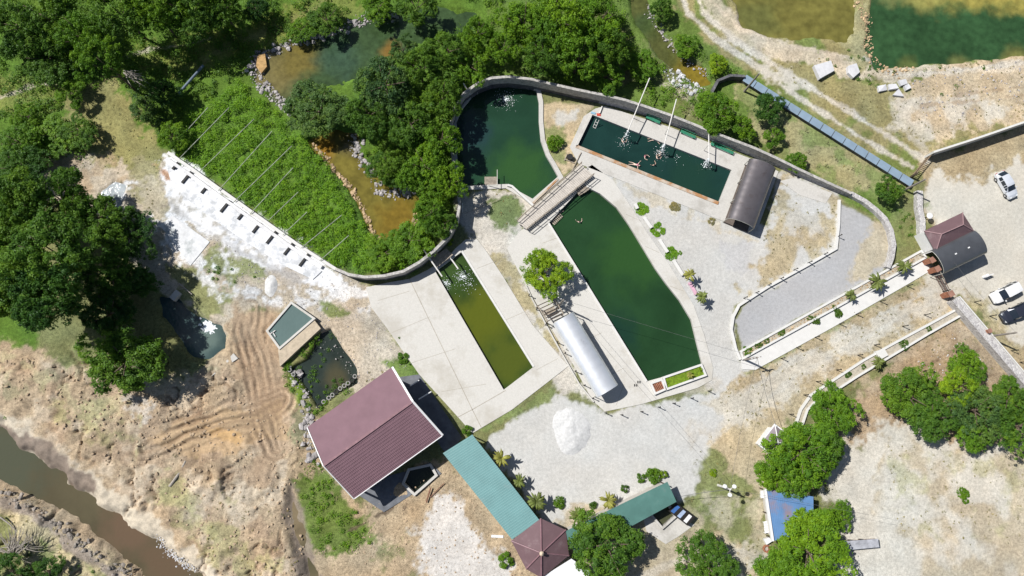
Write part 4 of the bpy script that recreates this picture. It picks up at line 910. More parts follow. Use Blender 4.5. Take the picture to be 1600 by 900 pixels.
def splash(px, py, r, n, z, label, dense=1.):
    mb = MB(); c = P(px, py, z)
    for i in range(n):
        a = random.uniform(0, 6.3); k = abs(random.gauss(0, .5*dense)); mb.blob((c.x+math.cos(a)*k*r, c.y+math.sin(a)*k*r*.85, z+.02), random.uniform(.02, .062)*(1.3-min(1, k)*.5), flat=.4)
    stuff(mb.build('splash', FOAM), label, 'splash')
splash(790,155,2.5,260,-.42,'round white splash in the fan shaped pool below the wall', .9)
splash(975,222,1.6,90,-.35,'white splash around a bather below the left spout pipe')
splash(1032,240,1.6,90,-.35,'white splash around bathers below the middle spout pipe')
splash(1103,258,1.2,60,-.35,'small white splash below the right spout pipe')
splash(723,432,1.8,200,-.42,'larger white splash at the top of the olive pool')
splash(697,443,1.3,120,-.42,'left white splash at the top of the olive pool')
splash(735,445,3.0,60,-.42,'scattered foam drifting on the olive pool')
splash(1060,245,3,22,-.35,'few foam specks on the swimming pool')
mb = MB()
for i in range(130):
    p = P(random.gauss(326, 5), random.gauss(510, 4.5), -.58); mb.blob(p, random.uniform(.05, .26), flat=.25)
stuff(mb.build('foam', FOAM), 'bright white foam patch floating on the teal pond in the shade', 'foam')
# pipe frame at the top of the olive pool
t = thing('pipe_frame', 'rusty white pipe trestle over a small platform at the top of the olive pool', 'frame')
q = PP([(672,405),(697,388),(708,398),(683,418)], .6)
mb = MB(); planks(mb, *q, 8, .15, .06); mb.build('platform', M_wood, t)
MB().tube(P(656,382,2.0), P(691,432,1.5), .11).build('pipe', M_pipew, t)
MB().tube(P(674,384,1.6), P(684,398,1.4), .09).build('pipe', mat('rusty_pipe', (.42, .28, .2), .7), t)
MB().tube(P(704,403,1.3), P(716,420,1.2), .11).build('pipe', M_pipew, t)
MB().tube(P(664,402,1.8), P(689,388,1.8), .09).build('crossbar', M_pipew, t)
for x, y in ((664,402),(689,388),(704,403)): MB().tube(P(x, y, 0), P(x, y, 1.8), .05).build('post', M_pipew, t)
for i, (a, b) in enumerate((((772,127),(780,142)), ((753,124),(755,136)), ((724,146),(734,150)))):
    pass
tag(MB().tube(P(756,124,2.9), P(752,137,1.6), .1).build('wall_spout', M_pipew), 'short white spout on the curved wall, upper of two', 'pipe', 'short spouts on the curved wall')
tag(MB().tube(P(724,130,2.9), P(735,148,1.6), .1).build('wall_spout', M_pipew), 'short white spout on the curved wall, lower left of two', 'pipe', 'short spouts on the curved wall')
tag(MB().tube(P(722,317,.3), P(722,332,.3), .1).build('loose_pipe', M_pipew), 'white pipe piece upright in the shade beside the curved wall', 'pipe')
tag(MB().tube(P(700,358,.3), P(713,344,.3), .08).build('loose_pipe', M_pipew), 'thin slanted pipe piece in the shade above the olive pool', 'pipe')
tag(MB().tube(P(782,311,.25), P(726,334,.25), .035).build('loose_pole', M_wood), 'thin pale pole lying in the tree shade above the olive pool', 'pole')
# blue pipe in the upper left, logs
tag(MB().tube(P(279,146,.6), P(318,102,.9), .2, .2, 12).build('blue_pipe', mat('blue_plastic', (.14, .19, .25), .5)), 'blue-grey fat pipe lying in the undergrowth at upper left', 'pipe')
def branchy(name, label, px, n, L_, z, m, cat='branch', seed=3, spread=.5, ang=0):
    rnd = random.Random(seed); mb = MB(); c = P(*px, z)
    for i in range(n):
        a = ang+rnd.gauss(0, spread); l = L_*rnd.uniform(.4, 1); o = Vector((rnd.uniform(-.6, .6), rnd.uniform(-.6, .6), rnd.uniform(0, .5)))
        p = c+o; pts = [p]; 
        for k in range(4): a += rnd.gauss(0, .2); p = p+Vector((math.cos(a), math.sin(a), rnd.uniform(-.1, .3)))*l/4; pts.append(p)
        mb.path(pts, [.07, .055, .04, .03, .012], 5)
    return tag(mb.build(name, m), label, cat)
M_dead = mat('bleached_dead_wood', (.42, .38, .33), .9, var=.2, scale=4)
branchy('dead_branch', 'bleached dead branches poking from the dark trees at upper left', (200,117), 16, 3.4, 5, M_dead, ang=-.45, spread=.35)
branchy('fallen_branches', 'tangle of grey dead branches by the river at lower left', (22,862), 60, 4.5, 1.5, M_dead, ang=1.4, spread=.8, seed=5)
tag(MB().path([P(0,808,.6), P(14,818,.5), P(26,830,.3)], [.12, .1, .07]).build('fallen_log', M_dead), 'thin pale trunk lying across the dry grass at lower left', 'log')
tag(MB().path([P(290,720,.4), P(281,738,.4), P(265,760,.45)], [.13, .17, .2]).build('fallen_log', M_dead), 'grey log lying on the dug earth', 'log')
tag(MB().path([P(280,443,.3), P(300,460,.3)], .09).build('loose_pole', M_dead), 'pale pole lying on the grass above the teal pond', 'pole')
tag(MB().path([P(666,785,.3), P(673,762,.4)], .1).build('iron_beam', mat('rusty_iron', (.25, .12, .08), .8)), 'short rusty beam leaning by the dark basin', 'beam')
tag(MB().path([P(672,777,.2), P(694,755,.3)], .06).build('iron_bar', mat('rusty_iron', (.25, .12, .08), .8)), 'thin rusty bar crossing the beam by the dark basin', 'bar')
tag(MB().box(P(777,838,.1), (1.7, .35, .12), -.05).build('white_board', M_trim), 'white board lying on brown ground by the blue-green roof', 'board')
tag(MB().box(P(275,462,.3), (1.4, .9, .8), .9).build('concrete_block', M_conc2), 'pale concrete block at the edge of the shaded teal pond', 'block')
tag(MB().prism(PP([(330,588),(365,552),(372,560),(350,575)], .3), -.6, .35).build('concrete_slab', M_conc2), 'broken white concrete strip at the foot of the teal pond', 'slab')

# covered channel
t = thing('covered_channel', 'long blue-grey covered channel running diagonally down to the garden wall', 'channel')
a = P(1163,121,.9); b = P(1426,287,.9); M_ch = mat('blue_grey_panel', (.24, .32, .40), .5, var=.1, scale=.7, metal=.2)
d = (b-a); s = Vector((-d.y, d.x, 0)).normalized()*.62
for i in range(15):
    q0 = a+d*(i+.03)/15; q1 = a+d*(i+.97)/15; MB().sheet([q0-s, q0+s, q1+s, q1-s], .08).build('cover_panel', M_ch, t)
mb = MB(); mb.wall([a, b], .9, -.1, .78); mb.build('trough', M_wallin, t)
# field gate (bars) top right
t = thing('wooden_gate', 'closed brown slatted gate between the garden wall and the tall white wall', 'gate')
a = P(1431,272,1.4); b = P(1456,241,1.4); mb = MB()
for i in range(14):
    v = a.lerp(b, i/13); mb.box((v.x, v.y, .8), (.1, .06, 1.5), math.atan2((b-a).y, (b-a).x))
mb.tube((a.x, a.y, 1.4), (b.x, b.y, 1.4), .06); mb.tube((a.x, a.y, .4), (b.x, b.y, .4), .06); mb.build('slats', mat('brown_slats', (.30, .22, .15), .8, var=.2, scale=3), t)
for v in (a, b): MB().box((v.x, v.y, .85), (.25, .25, 1.9)).build('post', M_darkwood, t)
# brick pillars and main gate
for i, (x, y, lab) in enumerate(((1457,406,'brick gate pillar beside the end of the long planter'), (1465,420,'brick gate pillar below the barrel canopy'), (1486,459,'brick gate pillar at the start of the rubble wall'), (1546,517,'small brick pillar on the rubble wall by the power pole'))):
    t = thing('brick_pillar', lab, 'pillar', 'brick pillars of the entrance'); c = P(x, y, 1.9)
    s_ = .7 if i < 3 else .5
    MB().box((c.x, c.y, .95), (s_, s_, 1.9), .5).build('shaft', M_brick, t); MB().box((c.x, c.y, 1.97), (s_*1.2, s_*1.2, .14), .5).build('cap', mat('terracotta_cap', (.36, .19, .14), .8, var=.15), t)
t = thing('iron_gate', 'open work dark metal gate between two brick pillars', 'gate'); a = P(1468,424,1.6); b = P(1484,453,1.6); mb = MB()
for i in range(16): v = a.lerp(b, i/15); mb.tube((v.x, v.y, .1), (v.x, v.y, 1.6), .03)
for h in (.2, .9, 1.6): mb.tube((a.x, a.y, h), (b.x, b.y, h), .05)
mb.build('leaf', mat('brown_painted_steel', (.16, .10, .08), .5), t)
for v in (a, b): MB().tube((v.x, v.y, 0), (v.x, v.y, 1.8), .08).build('post', M_black, t)

# power poles
M_pole = mat('grey_pole_wood', (.30, .27, .24), .9, var=.2, scale=2)
tops = {}
def pole(key, base, h, label, white=False, arm=True, ra=.9, lamp=False):
    t = thing('power_pole', label, 'pole', 'power poles', loc=P(*base)); mm = mat('white_concrete_pole', (.72, .70, .66), .8) if white else M_pole
    MB().tube((0, 0, -.2), (0, 0, h), .19, .12, 10).build('shaft', mm, t)
    if arm:
        ca, sa = math.cos(ra), math.sin(ra)
        MB().box((0, 0, h-.4), (1.7, .12, .12), ra).build('crossarm', mm, t)
        for k in (-.75, -.3, .3, .75): MB().tube((ca*k, sa*k, h-.34), (ca*k, sa*k, h-.06), .08, .06).build('insulator', M_trim, t)
    if lamp:
        for k in range(3):
            a_ = 2*math.pi*k/3+.5; e = (math.cos(a_)*.75, math.sin(a_)*.75, h-.1)
            l = MB().tube((0, 0, h-.3), e, .04).build('lamp_arm', mm, t); MB().tube(e, (e[0], e[1], e[2]-.2), .25, .3, 10).build('lamp_head', M_trim, l)
    b = P(*base); tops[key] = Vector((b.x, b.y, h-.1)); return t
pole('A', (1413,297), 5.2, 'dark power pole by the end of the covered channel', arm=False)
pole('B', (1541,526), 6, 'dark power pole standing at the rubble wall by the parked cars', arm=False)
pole('C', (1163,143), 6, 'dark power pole at the top end of the covered channel', arm=False)
pole('D', (1122,758), 5, 'white lamp pole with three lamps in the grass by the car park', white=True, arm=False, lamp=True)
pole('E', (1163,562), 5, 'grey power pole with crossarm at the end of the long planter', ra=.2)
pole('G', (873,478), 6, 'power pole with crossarm beside the bright round tree', ra=2.6)
def wire(a, b, label, r=.016, sag=.5):
    a = Vector(a); b = Vector(b); pts = []
    for i in range(13): k = i/12; p = a.lerp(b, k); p.z -= sag*4*k*(1-k); pts.append(p)
    tag(MB().path(pts, r, 5).build('power_line', mat('grey_wire', (.16, .16, .16), .5)), label, 'wire', 'overhead wires')
wire(tops['D'], tops['G'], 'overhead wire from the white lamp pole to the pole by the bright tree')
wire(tops['D'], P(1062,776,2.5), 'overhead wire from the white lamp pole to the green roof', .03)
wire(tops['D'], tops['D']+Vector((22, -4, 0)), 'overhead wire from the white lamp pole over the blue roof')
wire(tops['E'], P(1212,664,3.6), 'pale overhead wire from the planter pole to the grey pavilion', .03)
wire(tops['E'], tops['G'], 'overhead wire from the planter pole to the pole by the bright tree')
wire(tops['B'], P(1484,400,3.8), 'overhead wire from the rubble wall pole to the barrel canopy')
wire(tops['D'], tops['E'], 'overhead wire from the white lamp pole to the planter pole')

# short garden lights along the ways
M_lp = mat('dark_iron_post', (.035, .03, .028), .6)
t0 = None
def bollard(px, py, label, h=1.25, rz=0., grp='small dark garden lights'):
    global t0
    loc = P(px, py)
    if t0 is None:
        t0 = thing('garden_light', label, 'lamp post', grp, loc, rz)
        a = MB().tube((0, 0, -.05), (0, 0, h), .07, .06, 8).build('shaft', M_lp, t0)
        b_ = MB().tube((0, 0, h), (0, 0, h+.16), .08, .1, 8).tube((0, 0, h+.16), (0, 0, h+.22), .11, .03, 8).build('lamp_head', M_lp, t0)
        kids(t0, a, b_); return t0
    c = copy_tree(t0); c.location = loc; c['label'] = label; c['group'] = grp; return c
rows = [('footpath', 'from the gate along the straight footpath', [(1417,447),(1375,471),(1337,491),(1311,506),(1273,527),(1244,543),(1220,560)]),
        ('planter', 'from the gate along the curved planter', [(1444,492),(1410,510),(1366,539),(1340,555),(1307,578),(1275,596),(1256,617),(1233,647)]),
        ('pool', 'from the right, along the lower rim of the pool deck', [(1106,611),(1079,622),(1051,630),(1028,636),(1001,643),(970,648),(945,645)]),
        ('shelter', 'from the top, left of the silver shelter', [(826,462),(838,484),(852,508),(870,535),(882,552),(898,580),(912,602),(925,622)]),
        ('gravel', 'from the left along the gravel yard kerb', [(1162,466),(1180,458),(1199,446),(1218,436),(1240,422),(1262,411),(1286,398),(1308,370)]),
        ('wall', 'from the top along the rubble wall', [(1522,472),(1546,494),(1580,548),(1594,566)])]
for _, txt, pts in rows:
    for i, (x, y) in enumerate(pts): bollard(x, y, f'{ordw(i)} dark garden light {txt}', grp='garden lights '+txt.split('from the ')[1].split(' ', 1)[1].lstrip(', '))
# tiny saplings in the dry garden: thin stakes
t0s = None
st_pts = sorted([(1190,210),(1222,200),(1230,222),(1258,205),(1292,225),(1262,240),(1305,250),(1290,260),(1330,265),(1338,285),(1355,292),(1210,190)])
stk = MB().path([(0, 0, -.05), (.03, 0, .5), (.1, .05, .8)], [.04, .035, .02], 5)
for k in range(4): stk.tube((.05, 0, .45), (.05+.3*math.cos(k*1.7), .3*math.sin(k*1.7), .75), .02, .01, 4)
base = stk.build('sapling', M_darkwood)
for i, (x, y) in enumerate(st_pts):
    o = base if i == 0 else base.copy()
    if i: COL.objects.link(o)
    o.location = P(x, y); o.rotation_euler = (0, 0, i*1.3)
    tag(o, f'{ordw(i)} bare dark sapling in the dry grass below the covered channel, counted from upper left', 'sapling', 'bare saplings below the covered channel')

# benches
for i, (x, y, lab, L_) in enumerate(((1019,188,'leftmost of the three green benches behind the swimming pool', 2.5), (1074,211,'middle green bench behind the swimming pool', 2.5), (1127,233,'rightmost, longest green bench behind the swimming pool', 3.8))):
    t = thing('green_bench', lab, 'bench', 'green benches behind the swimming pool', P(x, y, .05), -.42); mg = mat('green_paint', (.045, .27, .16), .5, var=.12, scale=3)
    mb = MB(); [mb.box((0, k, .45), (L_, .13, .04)) for k in (-.2, -.04, .12)]; mb.build('seat', mg, t)
    mb = MB(); [mb.box((0, .27, .62+k), (L_, .04, .12)) for k in (0, .16)]; mb.build('backrest', mg, t)
    for sx in (-L_/2+.25, L_/2-.25): MB().box((sx, 0, .2), (.08, .5, .44)).box((sx, .27, .55), (.08, .06, .7)).build('leg', M_lp, t)
for i, (a, b, col, lab) in enumerate((((992,318),(996,326),0,'short white bench nearest the footbridge beside the long pool'), ((1006,339),(1018,356),0,'second white bench from the footbridge on the gravel side'), ((1030,374),(1043,394),0,'third white bench from the footbridge on the gravel side'), ((1052,406),(1067,430),0,'fourth white bench from the footbridge on the gravel side'), ((1077,441),(1088,460),1,'pink bench near the two palms on the gravel side'))):
    A = P(*a, .4); B = P(*b, .4); c = (A+B)/2; L_ = (B-A).length; rz = math.atan2((B-A).y, (B-A).x)
    t = thing('garden_bench', lab, 'bench', 'benches along the long pool', (c.x, c.y, 0), rz); mm = M_white if not col else mat('pink_paint', (.70, .42, .52), .6)
    MB().box((0, 0, .42), (L_, .5, .1)).build('seat', mm, t)
    for sx in (-L_/2+.2, L_/2-.2): MB().box((sx, 0, .18), (.2, .42, .38)).build('leg', mm, t)

# blocks of stone, sand heaps
for px, lab in (([(1272,102),(1299,94),(1304,110),(1281,123)], 'large square pale stone block in the grass by the upper right track'), ([(1325,103),(1338,99),(1344,112),(1334,121),(1326,113)], 'second big pale stone block beside the square one'), ([(1372,134),(1384,132),(1387,140),(1374,143)], 'leftmost of the five small pale stone blocks'), ([(1389,131),(1401,130),(1404,138),(1390,140)], 'small square stone block between four others'), ([(1404,126),(1416,123),(1419,130),(1408,134)], 'topmost of the five small pale stone blocks'), ([(1413,134),(1420,130),(1424,137),(1416,141)], 'rightmost of the five small pale stone blocks'), ([(1396,148),(1404,139),(1413,150)], 'triangular lowest of the five small pale stone blocks')):
    h = .7 if px[0][0] < 1350 else .45
    q = PP(px, h); mb = MB(); n = len(q); c = sum(q, Vector())/n
    mb.prism(q, -.2, [h+random.uniform(-.12, .1) for _ in q]); tag(mb.build('stone_block', M_whitem), lab, 'stone block', 'pale stone blocks by the track')
def heap(name, label, cx, cy, rx, ry, h, rot, m, cat='heap', n=36):
    mb = MB(); c = P(cx, cy); g = []
    for j in range(n+1):
        for i in range(n+1):
            u = (i/n*2-1); v = (j/n*2-1); r = math.hypot(u, v)
            x = u*rx; y = v*ry; X_ = c.x+x*math.cos(rot)-y*math.sin(rot); Y_ = c.y+x*math.sin(rot)+y*math.cos(rot)
            rr = r+(float(fbm(np.array(X_), np.array(Y_), 2, 7, 4))-.5)*.5
            z = h*max(0, 1-rr/.95)**.9*(1+(float(fbm(np.array(X_), np.array(Y_), .8, 9, 3))-.5)*.5)-.04-(.1 if rr > .95 else 0)
            g.append((X_, Y_, z))
    mb.add(g, [(j*(n+1)+i, j*(n+1)+i+1, (j+1)*(n+1)+i+1, (j+1)*(n+1)+i) for j in range(n) for i in range(n)])
    return tag(mb.build(name, m, smooth=True), label, cat)
heap('sand_heap', 'bright white heap of crushed stone on the gravel car park', 892, 674, 2.9, 3.8, .7, .1, mat('white_grit', (.66, .66, .65), .95, var=.12, scale=3, bump=.9, bscale=7))
heap('sand_heap', 'small white heap of grit beside the muddy tracks', 423, 448, 1.1, 1.9, .5, 0, mat('white_grit', (.86, .86, .85), .95))
# white fabric bags etc. near the blue roof
for q, h, lab, cat in (([(1190,767),(1198,767),(1198,778),(1190,778)], .6, 'white box beside the top corner of the blue roof', 'box'), ([(1194,843),(1202,840),(1206,846),(1198,851)], .6, 'small white crate on the grass below the blue roof', 'crate'), ([(1192,885),(1207,881),(1213,890),(1200,897)], .7, 'white table at the bottom edge by the tree', 'table'), ([(1213,877),(1224,873),(1232,885),(1222,890)], .7, 'white slatted table next to the white table at the bottom edge', 'table'), ([(1193,815),(1201,813),(1203,832),(1195,834)], .5, 'white bench along the left side of the blue roof', 'bench'), ([(1307,848),(1322,846),(1324,854),(1309,856)], .6, 'pale blue box beside the grey trailer', 'box')):
    t = thing(cat if cat != 'box' else 'storage_box', lab, cat); q3 = PP(q, h)
    mm = M_trim if 'blue box' not in lab else mat('pale_blue', (.35, .5, .65), .6)
    if cat in ('table', 'bench'):
        mb = MB(); planks(mb, *q3, 5, .12, .06); mb.build('top', mm, t)
        for v in inset(q3, .15): MB().box((v[0], v[1], h/2-.04), (.08, .08, h-.06)).build('leg', mm, t)
    else:
        MB().prism(q3, 0, h-.08).build('body', mm, t); MB().prism([(Vector(v)).lerp(sum(q3, Vector())/4, -.06)[:2] for v in q3], h-.08, h).build('lid', mm, t)
t = thing('fire_ring', 'round brick fire ring on the grass below the blue roof', 'fire pit', loc=P(1197,857))
mb = MB()
for k in range(10): mb.box((.42*math.cos(k*.628), .42*math.sin(k*.628), .15), (.2, .28, .3), k*.628)
mb.build('ring', M_brick, t); MB().tube((0, 0, .02), (0, 0, .08), .3, .3, 12).build('ash', mat('ash', (.5, .42, .38), .95), t)
# trailer with grey cover
t = thing('covered_trailer', 'long low trailer with a grey cover and rusty side near the lower trees', 'trailer'); q = [P(1316,846,1.1), P(1372,842,1.1), P(1374,855,1.), P(1320,860,1.)]
MB().sheet(q, .12).build('cover', mat('grey_tarp', (.45, .46, .50), .7, var=.25, scale=1.2), t)
MB().prism(inset(q, .08), .5, .95).build('body', mat('rusty_iron', (.25, .12, .08), .8), t)
for k in (.3, .6):
    for e, sg in ((q[0].lerp(q[1], k), -.15), (q[3].lerp(q[2], k), .1)):
        MB().tube((e.x, e.y+sg-.12, .35), (e.x, e.y+sg+.12, .35), .35, .35, 14).build('wheel', M_rub, t)
# white sign with shadow near the white car
t = thing('white_board_sign', 'small white free standing board on the car park above the white car', 'sign', loc=P(1540,432), rz=.4)
MB().box((0, 0, .5), (1.3, .1, .9)).build('board', M_trim, t); MB().box((0, 0, .04), (1.1, .5, .06)).build('foot', M_trim, t)
t = thing('round_lamp', 'white round dish on a post near the gatehouse', 'lamp', loc=P(1444,341)); MB().tube((0, 0, 0), (0, 0, 1.4), .08).build('post', M_lp, t); MB().tube((0, 0, 1.4), (0, 0, 1.55), .5, .35, 14).build('head', M_trim, t)
# tyres on the bank
ty = None
tp = [(499,634),(506,628),(514,622),(520,617),(526,612),(532,607),(538,603),(544,599),(550,594),(555,588),(453,578),(459,585),(463,591)]
for i, (x, y) in enumerate(tp):
    r = .3 if i % 4 == 0 else .26
    mb = MB(); N = 14; vs = []; fs = []
    for a in range(N):
        for b_ in range(6):
            A_ = 2*math.pi*a/N; B_ = 2*math.pi*b_/6; rr = r+.09*math.cos(B_); vs.append((rr*math.cos(A_), rr*math.sin(A_), .1+.1*math.sin(B_)))
            fs.append((a*6+b_, ((a+1) % N)*6+b_, ((a+1) % N)*6+(b_+1) % 6, a*6+(b_+1) % 6))
    mb.add(vs, fs); o = mb.build('old_tyre', mat('painted_tyre', (.36, .35, .33), .8, var=.3, scale=4) if i % 4 else M_rub, smooth=True); o.location = P(x, y, .05); o.rotation_euler = (.2*(i % 3-1), .15, i)
    lab = (f'{ordw(i)} old tyre from the left in the row above the brown house' if i < 10 else f'{ordw(i-10)} old tyre from the top on the left bank of the murky basin')
    tag(o, lab, 'tyre', 'old tyres around the murky basin')
t = thing('well_bucket', 'dark open barrel on a timber frame between the pools', 'barrel', loc=P(890,247))
MB().tube((0, 0, 0), (0, 0, .7), .42, .46, 14).build('barrel', M_rub, t); MB().box((0, -.55, .12), (1.5, .12, .14), -.4).box((-.6, .1, .12), (.12, 1.2, .14), -.4).build('frame', M_wood, t)
tag(MB().path([P(893,268,.2), P(908,238,.2)], .07).build('loose_beam', M_wood), 'white edged beam lying between the barrel and the swimming pool', 'beam')
# pergola at the silver shelter
t = thing('pergola', 'dark timber pergola frame between the bright tree and the silver shelter', 'pergola'); mb = MB()
A, B, Cc, D = P(840,478,2.2), P(866,466,2.2), P(880,490,2.2), P(856,502,2.2)
for k in (0, .2, .4, .6, .8, 1): mb.box(A.lerp(D, k).lerp(B.lerp(Cc, k), .5), ((B-A).length, .12, .12), math.atan2((B-A).y, (B-A).x))
mb.build('rafter', M_darkwood, t); mb = MB(); mb.tube(A, D, .09); mb.tube(B, Cc, .09); mb.build('beam', M_wood, t)
for v in (A, B, Cc, D): MB().tube((v.x, v.y, 0), v, .08).build('post', M_darkwood, t)
MB().box(((A+Cc)/2)-Vector((0, 0, 1.45)), (1.8, .8, .08), .5).build('table', M_wood, t)
# items by the pool
t = thing('pool_ladder', 'small white ladder in the left corner of the swimming pool', 'ladder'); mb = MB()
for dx in (0, 4): mb.path([P(932+dx, 186+dx*.4, .7), P(929+dx, 193+dx*.4, .1), P(926+dx, 200+dx*.4, -.6)], .05)
for k in (.3, .6, .9): mb.tube(P(932-6*k, 186+14*k, .6-k), P(936-6*k, 188+14*k, .6-k), .04)
mb.build('ladder_frame', M_pipew, t)
tag(MB().tube(P(941,166,.3), P(937,177,.3), .09).build('white_post', M_pipew), 'short white pipe lying at the top left corner of the swimming pool', 'pipe')
for i, (x, y) in enumerate(((998,597),(993,602))):
    t = thing('sandals', f'{"upper" if i == 0 else "lower"} pair of dark sandals on the deck at the lower end of the long pool', 'sandals', 'sandals on the deck', P(x, y, .095))
    for s_ in (-.15, .15): MB().box((s_, 0, .04), (.12, .35, .06)).box((s_, .05, .09), (.14, .1, .05)).build('sandal', M_rub, t)
# ---------------------------------------------------------------- vegetation
def leaf_mesh(name, m, clusters, per, leaf, seed, shell=.9, upb=.5, varc=None):
    """clusters: list of (x, y, z, r, var). leaves sit on the upper part of each cluster"""
    rg = np.random.RandomState(seed); cl = np.array(clusters); n = len(cl)*per
    ci = np.repeat(np.arange(len(cl)), per); c = cl[ci]
    d = rg.normal(size=(n, 3)); d /= np.linalg.norm(d, axis=1)[:, None]; d[:, 2] = np.abs(d[:, 2])*.9-.25+rg.rand(n)*.1
    rad = c[:, 3]*(.45+.75*rg.rand(n)**.7)*np.where(rg.rand(n) < .12, 1.5, 1)
    p = c[:, :3]+d*rad[:, None]*np.array([1, 1, .8])
    nr = d*.7+np.array([0, 0, upb])+rg.normal(size=(n, 3))*.42; nr /= np.linalg.norm(nr, axis=1)[:, None]
    t = np.cross(nr, rg.normal(size=(n, 3))); t /= np.linalg.norm(t, axis=1)[:, None]; b = np.cross(nr, t)
    s = leaf*(.6+.8*rg.rand(n))[:, None]
    q = np.stack([p-t*s, p+b*s*.5+nr*s*.12, p+t*s, p-b*s*.5+nr*s*.12], 1).reshape(-1, 3).astype(np.float32)
    me = bpy.data.meshes.new(name); me.vertices.add(len(q)); me.vertices.foreach_set('co', q.ravel())
    me.loops.add(4*n); me.loops.foreach_set('vertex_index', np.arange(4*n, dtype=np.int32))
    me.polygons.add(n); me.polygons.foreach_set('loop_start', np.arange(0, 4*n, 4, dtype=np.int32)); me.update()
    at = me.attributes.new('leafvar', 'FLOAT', 'FACE'); at.data.foreach_set('value', np.clip(c[:, 4]+rg.normal(size=n)*.16, 0, 1).astype(np.float32))
    me.materials.append(m); return me
def crown_clusters(kind, seed):
    r = random.Random(seed); out = []
    # a few limbs each carrying a rounded mass; clusters lie over the masses
    nl = {'round': 9, 'loose': 7, 'wide': 12, 'open': 8}[kind]; masses = [(0, 0, .35, .55)]
    for i in range(nl):
        a = 2*math.pi*i/nl+r.uniform(-.35, .35); k = r.choice((r.uniform(.35, .6), r.uniform(.5, .85))) if kind != 'open' else r.uniform(.5, .8)
        masses.append((math.cos(a)*k, math.sin(a)*k, r.uniform(-.05, .3), r.uniform(.2, .42) if kind not in ('loose', 'open') else r.uniform(.2, .34)))
    nc = {'round': 400, 'loose': 330, 'wide': 460, 'open': 210}[kind]; mv = [r.gauss(.45, .16) for _ in masses]
    for i in range(nc):
        mi = r.randrange(len(masses)); mx, my, mz, mr = masses[mi]
        a = r.uniform(0, 6.283); e = math.asin(r.uniform(-.35, 1)); cr = r.uniform(.05, .115); mr = mr*r.choice((1, 1, 1, .9, 1.1, 1.2))
        out.append((mx+mr*math.cos(a)*math.cos(e), my+mr*math.sin(a)*math.cos(e), mz+mr*math.sin(e)*.75, cr, min(1, max(0, r.gauss(mv[mi], .14)))))
    return out
LEAF = {'deep': mat_leaf('leaf_deep', (.046, .122, .016)), 'mid': mat_leaf('leaf_mid', (.090, .188, .018)), 'bright': mat_leaf('leaf_bright', (.120, .245, .014)), 'lime': mat_leaf('leaf_lime', (.22, .350, .014)), 'scrub': mat_leaf('leaf_scrub', (.145, .305, .016)), 'blue': mat_leaf('leaf_blue', (.085, .165, .035)), 'dry': mat_leaf('leaf_dry', (.26, .24, .10))}
CROWN = {}
for ki, kind in enumerate(('round', 'loose', 'wide', 'open')):
    for s in range(3):
        CROWN[kind, s] = (crown_clusters(kind, 10*ki+s), {})
def crown_mesh(kind, s, tone):
    cl, d = CROWN[kind, s]
    if tone not in d:
        if d: 
            me = next(iter(d.values())).copy(); me.materials[0] = LEAF[tone]
        else: me = leaf_mesh('crown_'+kind, LEAF[tone], cl, 46 if kind != 'open' else 60, .030, 77+s)
        d[tone] = me
    return d[tone]
M_bark = mat('bark', (.16, .12, .09), .95, var=.25, scale=4, bump=.4)
TR = {}
def trunk_mesh(s):
    if s not in TR:
        r = random.Random(s); mb = MB(); mb.path([(0, 0, -.05), (.02, .01, .35), (.0, .03, .75)], [.055, .042, .03], 9)
        for i in range(6):
            a = i*1.05+r.uniform(-.2, .2); z0 = r.uniform(.3, .7); k = r.uniform(.4, .65)
            mb.path([(.01, .01, z0), (math.cos(a)*k*.5, math.sin(a)*k*.5, z0+.22), (math.cos(a)*k, math.sin(a)*k, z0+.42)], [.026, .017, .007], 6)
        o = mb.build('trunk', M_bark, smooth=True); TR[s] = o.data; bpy.data.objects.remove(o)
    return TR[s]
NT = [0]
def tree(px, py, rp, h, tone, kind, label, name='leafy_tree', group=None):
    i = NT[0]; NT[0] += 1; rnd = random.Random(i*7+1)
    zc = h*.62; c = P(px, py, zc); r = rp/10.4*(CAMH-zc)/CAMH
    t = thing(name, label, 'tree' if h > 2.6 else 'shrub', group, (c.x, c.y, 0))
    tr = bpy.data.objects.new('trunk', trunk_mesh(i % 3)); COL.objects.link(tr); tr.parent = t
    tr.scale = (r*1.0, r*1.0, h*.72); tr.rotation_euler = (0, 0, rnd.uniform(0, 6.28))
    cr = bpy.data.objects.new('crown', crown_mesh(kind, i % 3, tone)); COL.objects.link(cr); cr.parent = t
    vz = min(h*.52, r*1.25)
    cr.scale = (r*rnd.uniform(.9, 1.16), r*rnd.uniform(.9, 1.12), vz); cr.location = (0, 0, h-vz*1.05); cr.rotation_euler = (0, 0, rnd.uniform(0, 6.28))
    return t
